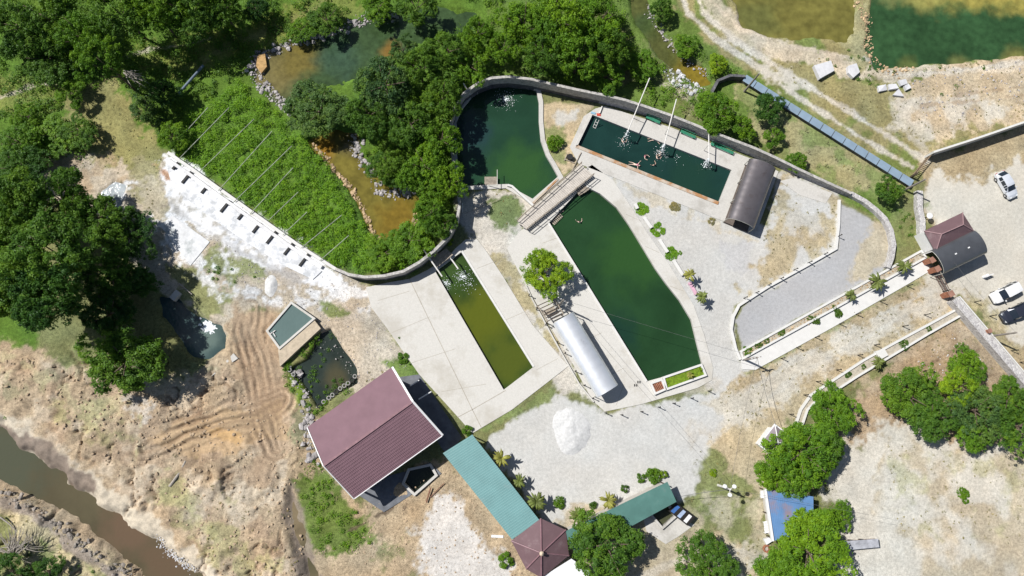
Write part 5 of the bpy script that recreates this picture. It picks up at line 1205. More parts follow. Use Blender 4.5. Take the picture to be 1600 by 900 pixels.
T1 = [
 # big dark group on the left
 (25,318,48,13,'mid','wide','big tree at the left edge, upper one of the large left group'), (88,312,50,11,'mid','round','second tree in the top row of the large left group'),
 (150,338,50,9,'mid','wide','tree in the middle of the top row of the large left group'), (205,368,38,5,'deep','round','rightmost tall tree of the large left group, by the white crust slab'),
 (28,385,48,14,'mid','loose','lighter tree at the left edge below the top row of the large group'), (85,398,60,18,'mid','wide','broad tree in the centre of the large left group'),
 (168,425,46,7.5,'deep','round','dark tree right of centre in the large left group'), (30,462,52,16,'mid','wide','tree at the left edge, lowest of the large group'),
 (88,470,56,18,'deep','round','tree in the bottom row of the large left group'), (165,488,40,7,'deep','wide','bottom right tree of the large left group'),
 (212,440,30,5,'deep','loose','dark tree at the right fringe of the large group, above the teal pond'),
 (190,566,60,9.5,'mid','wide','single round dark tree on the dug earth below the large left group'),
 (15,900,34,4.5,'deep','loose','dark tree in the lower left corner under the grey branches'), (72,893,24,3.5,'deep','loose','dark shrubby tree at the bottom edge right of the grey branches'),
 # left scrub trees
 (30,222,40,5,'bright','loose','loose tree at the left edge above the large left group'), (30,262,38,5.5,'deep','round','dark tree at the left edge below the loose one'), (80,212,34,3,'bright','wide','low spreading tree left of the brown grass clearing'), (125,205,28,3.6,'mid','round','small rounded tree at the lip of the brown grass clearing'),
 # upper left forest
 (20,35,48,10,'mid','loose','leafy tree in the upper left corner of the place'), (75,25,50,11,'mid','wide','tree at the top edge, second from the left corner'), (130,55,46,12,'bright','loose','brighter loose tree standing out of the upper left wood'),
 (185,15,48,13,'mid','loose','dark tree at the top edge left of the long wood shadow'), (70,88,40,6,'mid','round','tree inside the upper left wood between darker ones'),
 (165,100,38,14,'bright','open','open bright tree on the front edge of the upper left wood'), (240,15,42,12,'bright','round','dark tree at the top edge above the narrow path'), (292,15,44,11,'mid','wide','tree at the top edge right of the narrow path start'),
 (345,12,42,9,'mid','loose','tree at the top edge just left of the diagonal track'), (108,142,24,4,'bright','loose','tree above the brown grass clearing'),
 (40,180,28,4,'bright','open','open tree left of the brown grass clearing, below the wood'), (255,145,26,5,'deep','round','dark tree by the blue fat pipe'), (225,170,24,4,'blue','loose','bluish shrub tree on the shaded slope right of the clearing'), (268,212,26,4,'bright','loose','bright tree at the top end of the crusted wall'),
 (400,12,24,5,'deep','loose','thin dark tree on the diagonal track at the top edge'),
 # around the ponds
 (510,28,34,4.5,'mid','loose','tree on the upper bank of the rocky pond'), (470,45,24,3.0,'bright','round','small tree left on the upper bank of the rocky pond'), (590,8,28,4,'bright','wide','bright tree at the top edge above the rocky pond'), (650,10,36,6,'mid','loose','dark tree at the top edge right of the rocky pond'),
 (498,172,46,6,'blue','round','bluish round tree between the rocky pond and the amber pond'), (455,168,14,2.6,'mid','round','small bush at the tip of the rocky pond'),
 (600,128,56,9.5,'blue','wide','broad bluish tree in the middle between ponds and pools'), (575,175,40,8,'mid','round','tree left of the broad bluish one, above the amber pond'), (628,75,24,6,'blue','open','open bluish tree leaning over the rocky pond'), (655,100,36,9,'mid','loose','tree behind the broad bluish tree'),
 (700,75,36,8,'mid','loose','tree between the rocky pond outlet and the fan shaped pool'), (745,50,36,8,'bright','loose','bright tree at the top edge left of the tall northern group'), (735,100,32,6,'bright','open','open bright tree behind the curved wall'), (690,150,38,8,'mid','round','tree beside the curved wall, upper'),
 (640,190,40,8,'mid','wide','tree in the middle of the wood left of the fan shaped pool'), (690,215,36,7.5,'bright','loose','bright tree overhanging the left side of the fan shaped pool'), (664,255,40,8,'bright','wide','broad bright tree right of the amber pond'), (700,285,32,7.5,'bright','round','bright tree in front of the curved wall, shading the gravel'),
 (604,262,30,5,'mid','round','round bush tree on the little cape of the amber pond'), (672,330,30,6.5,'bright','loose','bright tree below the broad one beside the curved wall'), (640,375,34,4,'bright','wide','low bright tree at the lower corner of the green bank'), (690,350,26,6,'mid','loose','small tree next to the pipe trestle wall'), (600,395,30,3,'bright','wide','low bushy tree at the bottom of the green bank'),
 # northern group
 (820,35,50,10,'bright','wide','leftmost big tree of the northern group above the fan shaped pool'), (880,28,52,11,'bright','round','middle big tree of the northern group at the top edge'), (938,30,48,10,'bright','wide','right big tree of the northern group at the top edge'), (850,82,40,9,'mid','loose','tree of the second row directly above the curved wall'),
 (905,85,42,9.5,'bright','loose','second row tree between two big ones in the northern group'), (955,70,34,9,'mid','loose','tree on the right flank of the northern group'), (948,118,28,5,'bright','round','small round tree just behind the curved wall'), (785,75,30,8,'bright','open','open tree on the left flank of the northern group'),
 # scattered
 (1037,12,21,4,'mid','round','round tree at the top edge beside the pale track'), (1003,100,30,3.4,'bright','loose','loose shrubby tree at the foot of the left spout pipe'), (1120,172,36,6,'bright','wide','tree behind the curved wall above the right spout pipe'), (1160,196,24,4.5,'bright','loose','lower tree joined to the one behind the right spout pipe'),
 (1201,168,26,4.5,'deep','round','dark tree below the covered channel'), (1210,212,20,3,'bright','loose','pale shrub below the dark tree by the covered channel'), (1248,252,17,2.8,'bright','round','small bright round tree on the stone wall'), (1391,297,23,4,'mid','round','round tree next to the lower end of the covered channel'),
 (1122,98,18,2.6,'lime','wide','lime green shrub beside the end of the stream'), (1072,72,22,2.6,'bright','wide','low bright shrub on the right bank of the stream'),
 (851,426,42,5.5,'lime','round','single lime green tree on the deck beside the long pool'),
 (948,853,60,7,'mid','wide','big round tree covering the second green roof'), (1110,888,44,5,'mid','round','round tree cut by the bottom edge left of the blue roof'),
 (1303,640,42,5.5,'bright','wide','upper tree of the cluster over the curved planter'), (1258,708,56,7,'bright','wide','largest tree of the cluster above the blue roof'), (1222,742,40,6,'bright','wide','left tree of the cluster directly above the blue roof'), (1295,700,34,6,'mid','loose','thin tree on the right side of the cluster above the blue roof'),
 (1312,808,20,3,'bright','round','small round shrub right of the blue roof'), (1268,862,58,6,'bright','wide','big tree below the blue roof'), (1215,905,36,5,'bright','wide','tree at the bottom edge below the white tables'),
 (1511,570,28,4.5,'bright','round','upper round tree of the right cluster by the rubble wall'), (1425,618,44,5.5,'mid','wide','leftmost tree of the right cluster'), (1462,655,40,5.5,'mid','loose','lower left tree of the right cluster'), (1500,606,34,5,'lime','loose','yellowish tree in the centre of the right cluster'),
 (1530,640,44,6,'blue','wide','grey-green tree right of the centre of the right cluster'), (1525,680,34,4.5,'bright','loose','lowest tree of the right cluster'), (1580,622,36,5.5,'mid','wide','upper tree of the right cluster at the right edge'), (1600,665,42,6,'mid','wide','lower tree of the right cluster at the right edge'),
]
for a in T1: tree(*a[:6], a[6])
# palms and small ornamental plants
def fronds(n, L_, m, seed, droop=.5, w=.12, up=.55, name='palm_head'):
    r = random.Random(seed); mb = MB()
    for i in range(n):
        a = r.uniform(0, 6.28); e = r.uniform(-.1, 1.2)*up+.15; p = Vector((0, 0, 0)); l = L_*r.uniform(.75, 1.1); pts = []
        for k in range(6):
            pts.append(p.copy()); p = p+Vector((math.cos(a)*math.cos(e), math.sin(a)*math.cos(e), math.sin(e)))*l/5; e -= droop
        s = Vector((-math.sin(a), math.cos(a), 0)); ww = [.25, .7, 1, .9, .6, .08]
        for k in range(5):
            for sg in (-1, 1):
                A = pts[k]; B = pts[k+1]; dn = Vector((0, 0, -w*.35))
                mb.add([A, B, B+s*sg*w*ww[k+1]+dn, A+s*sg*w*ww[k]+dn], [(0, 1, 2, 3)])
    return mb.build(name, m)
M_palm = mat('palm_frond', (.15, .19, .04), .6, var=.4, scale=1.5)
M_palm2 = mat('yellow_palm_frond', (.27, .27, .05), .6, var=.4, scale=1.5)
M_ptrunk = mat('palm_trunk', (.22, .16, .10), .95, var=.3, scale=6, bump=.5)
proto = {}
def palm(px, py, rp, h, label, kind='p'):
    c = P(px, py, h); L_ = rp/10.4
    key = (kind,)
    t = thing('small_palm', label, 'palm', None, (c.x, c.y, 0))
    if key not in proto:
        o = fronds(42, 1.0, M_palm if kind == 'p' else M_palm2, len(proto), .3, .1); proto[key] = o.data; bpy.data.objects.remove(o)
    o = bpy.data.objects.new('fronds', proto[key]); COL.objects.link(o); o.parent = t; o.location = (0, 0, h); o.scale = (L_, L_, L_); o.rotation_euler = (0, 0, px)
    MB().tube((0, 0, -.05), (0, 0, h), .14, .1, 8).build('trunk', M_ptrunk, t)
for a in ((784,716,15,2.2,'yellow-green palm beside the upper part of the blue-green roof','y'), (811,752,13,1.9,'second palm along the blue-green roof','p'), (838,784,17,2.2,'third, largest palm along the blue-green roof','p'), (903,806,15,2.2,'palm at the meeting of the two green roofs','p'), (950,782,15,2.,'yellowish palm along the second green roof','y'),
          (1078,430,12,2.2,'upper palm at the end of the bench row by the long pool','y'), (1097,464,12,2.2,'lower palm at the end of the bench row by the long pool','p'),
          (1371,440,17,1.8,'broad palm in the long planter, second from the gate','p'), (1413,416,15,1.8,'palm in the long planter nearest the gate','p'), (1330,461,11,1.4,'palm in the middle of the long planter','p'), (1373,566,12,1.4,'palm in the curved planter beside the white block','p'),
          (1079,586,7,.9,'small yellow palm in the bright grass bed','y')):
    palm(*a)
M_shrub = LEAF['mid']
def shrub(px, py, rp, h, tone, label, name='small_shrub'):
    c = P(px, py, h*.6); r = rp/10.4; i = NT[0]; NT[0] += 1
    o = bpy.data.objects.new(name, crown_mesh('round' if i % 2 else 'loose', i % 2, tone)); COL.objects.link(o)
    o.location = (c.x, c.y, h*.2); o.scale = (r, r, h*.8); o.rotation_euler = (0, 0, i*.9); tag(o, label, 'shrub')
for a in ((730,672,9,1,'bright','low shrub beside the top corner of the blue-green roof'), (874,787,9,1,'bright','small round shrub on gravel right of the third palm'), (976,764,7,1,'mid','small dark shrub on gravel above the second green roof'), (928,790,6,.8,'mid','tiny shrub by the stones next to the second green roof'), (1003,748,8,1,'bright','left shrub at the top corner of the second green roof'), (1022,742,12,1.4,'bright','larger round shrub at the top corner of the second green roof'), (1038,741,7,1,'lime','pale shrub right of the larger one at the green roof corner'),
          (866,222,14,1.6,'bright','bright shrub between the fan shaped pool and the swimming pool'), (789,876,13,1.1,'bright','bright shrub on brown earth left of the maroon pavilion'), (1508,772,9,.9,'bright','lone small shrub on the dusty ground at lower right'), (1510,783,6,.7,'bright','tiny plant just below the lone shrub at lower right'), (1312,489,7,.8,'mid','small dark shrub in the long planter right of its middle'), (1304,481,6,.7,'mid','small shrub next to the middle of the long planter'),
          (1275,500,7,.8,'mid','shrub in the long planter left of its middle'), (1266,497,6,.7,'mid','paired shrub in the long planter left of its middle'), (1222,521,7,.8,'mid','dark shrub in the lower third of the long planter'), (1198,533,7,.8,'mid','second shrub from the lower end of the long planter'), (1187,540,7,.8,'mid','third shrub in a row at the lower end of the long planter'), (1170,549,9,.8,'bright','shrub at the lower end of the long planter'),
          (1414,537,9,.8,'mid','grey-green shrub in the middle of the curved planter'), (1452,513,6,.7,'mid','shrub in the upper part of the curved planter'), (1325,585,6,.8,'mid','shrub in the lower part of the curved planter'), (1350,573,5,.7,'mid','small shrub in the curved planter left of the palm'),
          (1004,327,11,.3,'scrub','low green plant between the first two white benches'), (1028,360,13,.3,'scrub','flat wide plant between the second and third white benches'), (1050,395,11,.3,'scrub','flat plant between the third and fourth white benches'), (1063,395,4,.2,'scrub','tiny weed on the gravel by the white benches'), (1054,322,9,.2,'dry','low weed at the foot of the swimming pool deck'), (1112,345,7,.2,'dry','low weed on gravel left of the brown barrel shelter'),
          (1115,740,6,.6,'lime','small yellowish bush at the top of the grass by the lamp pole'), (700,377,8,1,'lime','pale shrub in the tree shade above the olive pool'), (1588,597,8,.8,'mid','small scrubby plant below the rubble wall'), (630,560,10,.7,'bright','low bush above the brown house terrace'), (1042,598,5,.6,'lime','small lime plant at the left of the bright bed'), (1096,577,4,.8,'lime','small lime plant at the right of the bright bed')):
    shrub(*a)

# ground cover: leafy undergrowth (uncountable)
def cover(label, zones, dens, rmin, rmax, zmax, tone, per=50, leaf=.12, avoid=(), seed=1, name='undergrowth', wet=False):
    rg = random.Random(seed); cl = []
    for z in zones:
        poly = PP(z); xs = [p[0] for p in poly]; ys = [p[1] for p in poly]; A = (max(xs)-min(xs))*(max(ys)-min(ys)); n = int(A*dens)
        X_ = np.array([rg.uniform(min(xs), max(xs)) for _ in range(n)]); Y_ = np.array([rg.uniform(min(ys), max(ys)) for _ in range(n)])
        ok = sdf(poly, X_, Y_)+(fbm(X_, Y_, 3, 5)-.5)*3 < 0
        for a in avoid: ok &= sdf(a, X_, Y_, 3) > .6
        hgt = fbm(X_, Y_, 5, 60+seed, 3)*zmax
        G = ground_h(X_, Y_)
        if wet: G = np.full(G.shape, -.5)
        else: ok &= G > -.28
        for x, y, h, k, g_ in zip(X_, Y_, hgt, ok, G):
            if k: r = rg.uniform(rmin, rmax); cl.append((x, y, (max(0, g_) if not wet else -.5)+h*.55, r, min(1, max(0, rg.gauss(.5, .2)))))
    me = leaf_mesh(name, LEAF[tone], cl, per, leaf, seed, upb=.8); o = bpy.data.objects.new(name, me); COL.objects.link(o)
    return stuff(o, label, 'undergrowth')
AV = [pond_N, pond_O, stream]
cover('dense bright green scrub covering the bank behind the crusted wall', [[(268,230),(290,190),(330,165),(375,120),(385,135),(430,175),(480,215),(520,270),(560,345),(585,392),(645,375),(655,400),(620,420),(565,425),(520,410),(440,352),(340,285)]], 2.6, .3, .8, 1.7, 'scrub', 48, .10, AV, 1)
cover('green scrub along the slope between the wood and the rocky pond', [[(200,120),(260,90),(330,60),(400,45),(470,20),(560,0),(560,25),(500,50),(440,72),(385,92),(370,130),(330,160),(290,190),(262,225),(250,180)]], .8, .35, .9, 1.6, 'mid', 60, .12, AV, 2)
cover('bright weeds on the banks among the ponds', [[(560,180),(560,120),(640,80),(740,40),(770,0),(990,-10),(985,40),(1000,90),(960,140),(760,115),(705,170),(700,350),(660,400),(600,400),(660,330),(600,270),(560,240)], [(1000,80),(1060,110),(1110,150),(1100,195),(1010,165),(985,130)], [(1030,60),(1060,60),(1110,95),(1150,115),(1110,125),(1070,95)]], .55, .4, 1.0, 1.8, 'bright', 60, .12, AV, 3)
cover('leafy scrub below the big trees at far left', [[(-20,-60),(770,-60),(770,0),(560,-5),(470,20),(330,60),(200,120),(120,150),(-20,90)], [(-20,170),(60,150),(120,190),(155,215),(130,235),(60,250),(40,310),(-20,320)], [(-20,90),(120,150),(90,175),(-20,160)]], .8, .4, 1.0, 2.0, 'mid', 60, .13, (), 4)
cover('dry grass tufts on the open ground', [[(1160,582),(1450,420),(1500,480),(1290,600),(1240,665),(1180,660),(1100,640)], [(1300,600),(1500,495),(1560,580),(1600,640),(1400,600),(1330,690)], [(1380,690),(1600,720),(1600,860),(1400,830)], [(1080,690),(1160,640),(1230,660),(1190,780),(1190,900),(1080,850)], [(1160,130),(1410,290),(1240,260),(1170,180)], [(1215,285),(1310,310),(1308,388),(1180,455)], [(1200,90),(1600,100),(1600,180),(1450,230),(1300,160)], [(100,150),(170,120),(255,240),(240,340),(110,240)], [(500,520),(580,560),(640,600),(540,600)], [(0,780),(200,895),(0,900)], [(755,300),(800,300),(830,330),(800,380),(760,360)], [(260,700),(460,800),(480,900),(340,890)]], .40, .06, .24, .04, 'dry', 10, .08, (), 9, 'dry_grass')
cover('dark scrub in the shade on the slope right of the brown grass clearing', [[(190,130),(225,150),(260,200),(262,232),(240,215),(205,165)]], 1.0, .4, .9, 1.6, 'blue', 60, .12, (), 5)
cover('patch of bright weeds on the earth below the brown house', [[(455,755),(490,720),(530,770),(575,805),(580,850),(520,872),(475,850)]], .9, .2, .6, .4, 'bright', 45, .09, [lake_D], 6)
cover('weeds around the murky basin', [[(500,520),(512,525),(510,560),(475,565),(470,545)], [(440,560),(460,575),(485,640),(470,640),(450,600)], [(470,630),(540,600),(545,610),(490,645)]], 2.2, .2, .45, .5, 'bright', 40, .09, (), 7)
cover('scattered low weeds on the dry ground', [[(1300,82),(1355,60),(1360,110),(1340,95)], [(1380,108),(1500,98),(1600,90),(1600,100),(1500,108),(1400,115)], [(1290,90),(1320,100),(1400,120),(1390,135),(1330,130)], [(1430,150),(1510,130),(1500,145),(1440,158)], [(0,830),(60,850),(160,890),(100,900),(0,880)], [(0,635),(40,660),(60,680),(20,665)], [(340,410),(410,430),(380,450),(300,430)], [(600,505),(628,545),(650,575),(640,580),(605,530)], [(1395,330),(1430,320),(1430,380),(1400,390)]], .45, .15, .4, .3, 'mid', 30, .09, (), 8, 'low_weeds')

cover('water plants growing in the murky basin', [[(483,562),(502,522),(518,517),(526,530),(500,565),(492,600),(478,600),(455,582)], [(495,632),(545,602),(550,592),(530,590),(500,605),(480,600)]], 1.3, .15, .5, .2, 'mid', 36, .08, (), 11, 'water_plants', True)
# stones
def stones(label, path, n, wdt, r0, r1, m, seed, z=0., name='bank_stones', closed=False, zone=None):
    rg = random.Random(seed); mb = MB(); st_ = random.getstate(); random.seed(seed)
    pts = PP(path) if path else None
    if pts:
        if closed: pts.append(pts[0])
        seg = [(pts[i+1]-pts[i]).length for i in range(len(pts)-1)]; tot = sum(seg)
        xy = []
        for _ in range(n):
            t = rg.uniform(0, tot); i = 0
            while t > seg[i]: t -= seg[i]; i += 1
            p = pts[i].lerp(pts[i+1], t/seg[i]); xy.append((p.x+rg.gauss(0, wdt), p.y+rg.gauss(0, wdt)))
    else:
        poly = PP(zone); xs = [p[0] for p in poly]; ys = [p[1] for p in poly]; xy = []
        X_ = np.array([rg.uniform(min(xs), max(xs)) for _ in range(n)]); Y_ = np.array([rg.uniform(min(ys), max(ys)) for _ in range(n)])
        k = sdf(poly, X_, Y_) < 0; xy = list(zip(X_[k], Y_[k]))
    G = ground_h(np.array([p[0] for p in xy]), np.array([p[1] for p in xy]))
    for (x, y), g_ in zip(xy, G):
        r = r0+(r1-r0)*rg.random()**2.5; mb.blob((x, y, max(g_, -.3 if z == 0 else z)+r*.2), r, flat=.6)
    random.setstate(st_)
    return stuff(mb.build(name, m), label, 'stones')
M_st1 = mat('river_stone', (.46, .43, .42), .9, var=.35, scale=1.2)
M_st2 = mat('ochre_stone', (.55, .40, .24), .9, var=.35, scale=1.5)
M_st3 = mat('earth_clod', (.50, .38, .26), .95, var=.25, scale=1.5)
stones('grey stones on the left shore of the rocky pond', None, 900, 0, .08, .38, M_st1, 1, zone=[(378,112),(400,88),(412,120),(440,150),(462,168),(452,182),(425,160),(395,135)])
stones('grey stones on the upper shore of the rocky pond', [(400,90),(440,72),(475,60),(520,48),(560,32),(620,20)], 260, .5, .08, .5, M_st1, 2)
stones('ochre stones lining the amber pond', [(487,222),(512,252),(530,275),(548,292),(570,330),(582,365),(598,384),(625,370),(645,352),(658,330)], 420, .22, .07, .36, M_st2, 3)
stones('stones on the inner cape of the amber pond', [(552,212),(556,240),(575,255),(585,285),(600,302),(625,300),(645,300)], 260, .45, .08, .42, M_st1, 4)
stones('gravel spilled below the crusted wall', None, 1500, 0, .04, .14, M_st1, 5, zone=[(300,350),(420,415),(580,440),(640,570),(600,640),(520,560),(400,460),(300,400)])
stones('clods of dug earth', None, 3000, 0, .04, .28, M_st3, 6, zone=[(0,545),(120,575),(300,640),(350,560),(385,570),(400,640),(440,650),(485,670),(470,740),(450,790),(480,860),(460,900),(340,900),(300,840),(180,740),(60,640),(0,620)], name='earth_clods')
stones('clods and stones on the brown earth below the house', None, 900, 0, .04, .16, M_st3, 7, zone=[(570,790),(640,760),(700,730),(800,850),(830,900),(560,900)], name='earth_clods')
stones('white rocks by the end of the stream', None, 260, 0, .08, .5, mat('white_rock', (.62, .62, .63), .9, var=.25, scale=1), 8, zone=[(1030,100),(1060,110),(1105,140),(1095,155),(1050,135)])
stones('rocks along the far river bank', [(0,768),(50,795),(95,825),(130,855),(200,900)], 170, .4, .08, .45, mat('brown_rock', (.34, .30, .26), .9, var=.35, scale=1.5), 9)
stones('white pebbles at the river edge', [(245,842),(262,862),(300,892)], 160, .35, .05, .16, M_whitem, 10)
stones('rocks around the murky basin and house corner', [(452,578),(470,610),(485,640),(480,690),(492,720)], 120, .5, .1, .6, M_st1, 11)
stones('rocks edging the stream', [(1012,10),(1038,55),(1075,92),(1108,118)], 160, .35, .06, .25, M_st1, 12)
stones('stones on the upper right yellow and green pond shore', [(1345,0),(1355,45),(1358,85),(1375,108),(1430,112)], 240, .5, .06, .3, M_st2, 13)
stones('stones in the soil of the planters', [(1165,553),(1300,477),(1440,398)], 300, .22, .05, .18, M_st2, 14, z=.27)
stones('scattered pebbles on the brown ground at right', None, 500, 0, .03, .12, M_whitem, 15, zone=[(1330,640),(1500,510),(1560,600),(1400,600)])
stones('rubble between the dusty tracks at upper right', None, 350, 0, .04, .2, M_st1, 16, zone=[(1420,110),(1600,95),(1600,170),(1440,190)])
o_ = MB().prism(PP([(403,86),(414,84),(417,104),(408,115),(400,103)], .2), -.4, .25).build('orange_boulder', mat('orange_rock', (.52, .33, .14), .9, var=.25, scale=2, bump=.5)); tag(o_, 'flat orange boulder at the left end of the rocky pond', 'rock')
# ---------------------------------------------------------------- cars
def car(label, px, py, heading_px, L_, Wd, Hh_, col, kind):
    c = P(px, py, .7); d = P(px+heading_px[0], py+heading_px[1], .7)-c; rz = math.atan2(d.y, d.x)
    t = thing('parked_car', label, 'car', 'cars in the car park', (c.x, c.y, 0), rz)
    paint = mat('car_paint_'+kind, col, .28, metal=.25 if kind != 'white' else 0, var=.02, spec=.5, coat=.8)
    gl = mat('car_glass', (.02, .028, .04), .06, var=.05, spec=.7)
    h = L_/2; w = Wd/2
    # x, half width low, belt z, half width belt, roof half width, roof z
    if kind == 'estate_dark' or kind == 'white':
        secs = [(-h, .80, .75, .78, .70, .86), (-h+.12, .93, .85, .90, .76, 1.05), (-h+.45, .98, .95, .97, .74, Hh_-.06), (-h+1.2, 1, .96, 1, .77, Hh_), (.1, 1, .95, 1, .78, Hh_), (h*.22, 1, .94, .99, .74, Hh_-.07), (h*.52, .99, .92, .97, .72, 1.0), (h*.80, .96, .84, .92, .66, .90), (h*.95, .86, .68, .80, .55, .74), (h, .72, .55, .66, .45, .58)]
        ir, iw = (1, 2), (5, 6)
    else:
        secs = [(-h, .80, .70, .78, .68, .82), (-h+.15, .92, .85, .90, .74, .98), (-h+.75, .97, .93, .96, .70, Hh_-.08), (-h+1.4, 1, .93, .99, .74, Hh_), (0, 1, .91, 1, .75, Hh_), (h*.15, 1, .91, .99, .72, Hh_-.06), (h*.50, .99, .90, .97, .70, .97), (h*.78, .95, .82, .91, .64, .87), (h*.94, .85, .66, .78, .52, .70), (h, .70, .52, .62, .42, .55)]
        ir, iw = (1, 2), (5, 6)
    rows_ = []
    for (x, wl_, zb, wb, wr, zr) in secs:
        half = [(wl_*w*.9, .22), (wl_*w, .42), (wb*w, zb), (wr*w, zr), (wr*w*.55, zr+.035)]
        rows_.append([(x, y, z) for y, z in half]+[(x, 0, zr+.045)]+[(x, -y, z) for y, z in reversed(half)])
    nn = len(rows_[0]); body = MB(); glass = {'windscreen': MB(), 'rear_window': MB(), 'side_window': MB(), 'side_window2': MB()}
    V_ = [p for r in rows_ for p in r]; bf = []
    for i in range(len(secs)-1):
        for j in range(nn-1):
            f = (i*nn+j, (i+1)*nn+j, (i+1)*nn+j+1, i*nn+j+1)
            if i == iw[0] and 3 <= j <= 6: glass['windscreen'].add([V_[k] for k in f], [(0, 1, 2, 3)])
            elif i == ir[0] and 3 <= j <= 6: glass['rear_window'].add([V_[k] for k in f], [(0, 1, 2, 3)])
            elif 2 <= i <= 5 and j in (2, 7):
                q = [Vector(V_[k]) for k in f]; cc = sum(q, Vector())/4; qi = [v.lerp(cc, .12) for v in q]
                out = Vector((0, 1 if cc.y > 0 else -1, .3)).normalized()*.012
                glass['side_window' if j == 2 else 'side_window2'].add([v+out for v in qi], [(0, 1, 2, 3)]); bf.append(f)
            else: bf.append(f)
    bf += [tuple(range(nn)), tuple((len(secs)-1)*nn+k for k in range(nn-1, -1, -1))]
    bf += [(i*nn, i*nn+nn-1, (i+1)*nn+nn-1, (i+1)*nn) for i in range(len(secs)-1)]
    body.add(V_, bf); body.build('body', paint, t, smooth=False)
    for k, g_ in glass.items(): g_.build(k.replace('2', ''), gl, t)
    for sx in (-h*.62, h*.64):
        for sy in (-1, 1):
            wh = MB().tube((sx, sy*(w*.86), .32), (sx, sy*(w*1.01), .32), .33, .33, 20).build('tyre', M_rub, t)
            MB().tube((sx, sy*w*.99, .32), (sx, sy*(w*1.025), .32), .2, .17, 12).build('rim', mat('alloy', (.6, .6, .62), .3, metal=.8), wh)
    for sy in (-1, 1):
        MB().box((h*.90, sy*w*.60, .72), (.28, .34, .1), -.35*sy).build('headlight', mat('lamp_glass', (.75, .78, .8), .1), t)
        MB().box((-h*.985, sy*w*.68, .78), (.12, .3, .16), 0).build('tail_light', mat('red_lens', (.5, .02, .02), .2), t)
        MB().box((h*.38, sy*(w*1.08), .98), (.16, .22, .14)).build('mirror', paint, t)
    MB().box((h*.985, 0, .32), (.1, Wd*.72, .16)).build('bumper', M_rub, t)
    MB().box((0, 0, .24), (L_*.9, Wd*.8, .1)).build('underbody', M_rub, t)
car('silver hatchback parked alone near the gatehouse', 1573, 289, (.58, 1), 4.5, 1.8, 1.5, (.66, .69, .74), 'silver')
car('white car parked beside the dark one', 1572, 457, (-1, .52), 4.9, 1.9, 1.6, (.84, .84, .84), 'white')
car('dark blue-black car parked below the white one', 1588, 488, (-1, .47), 4.9, 1.9, 1.55, (.03, .034, .05), 'estate_dark')

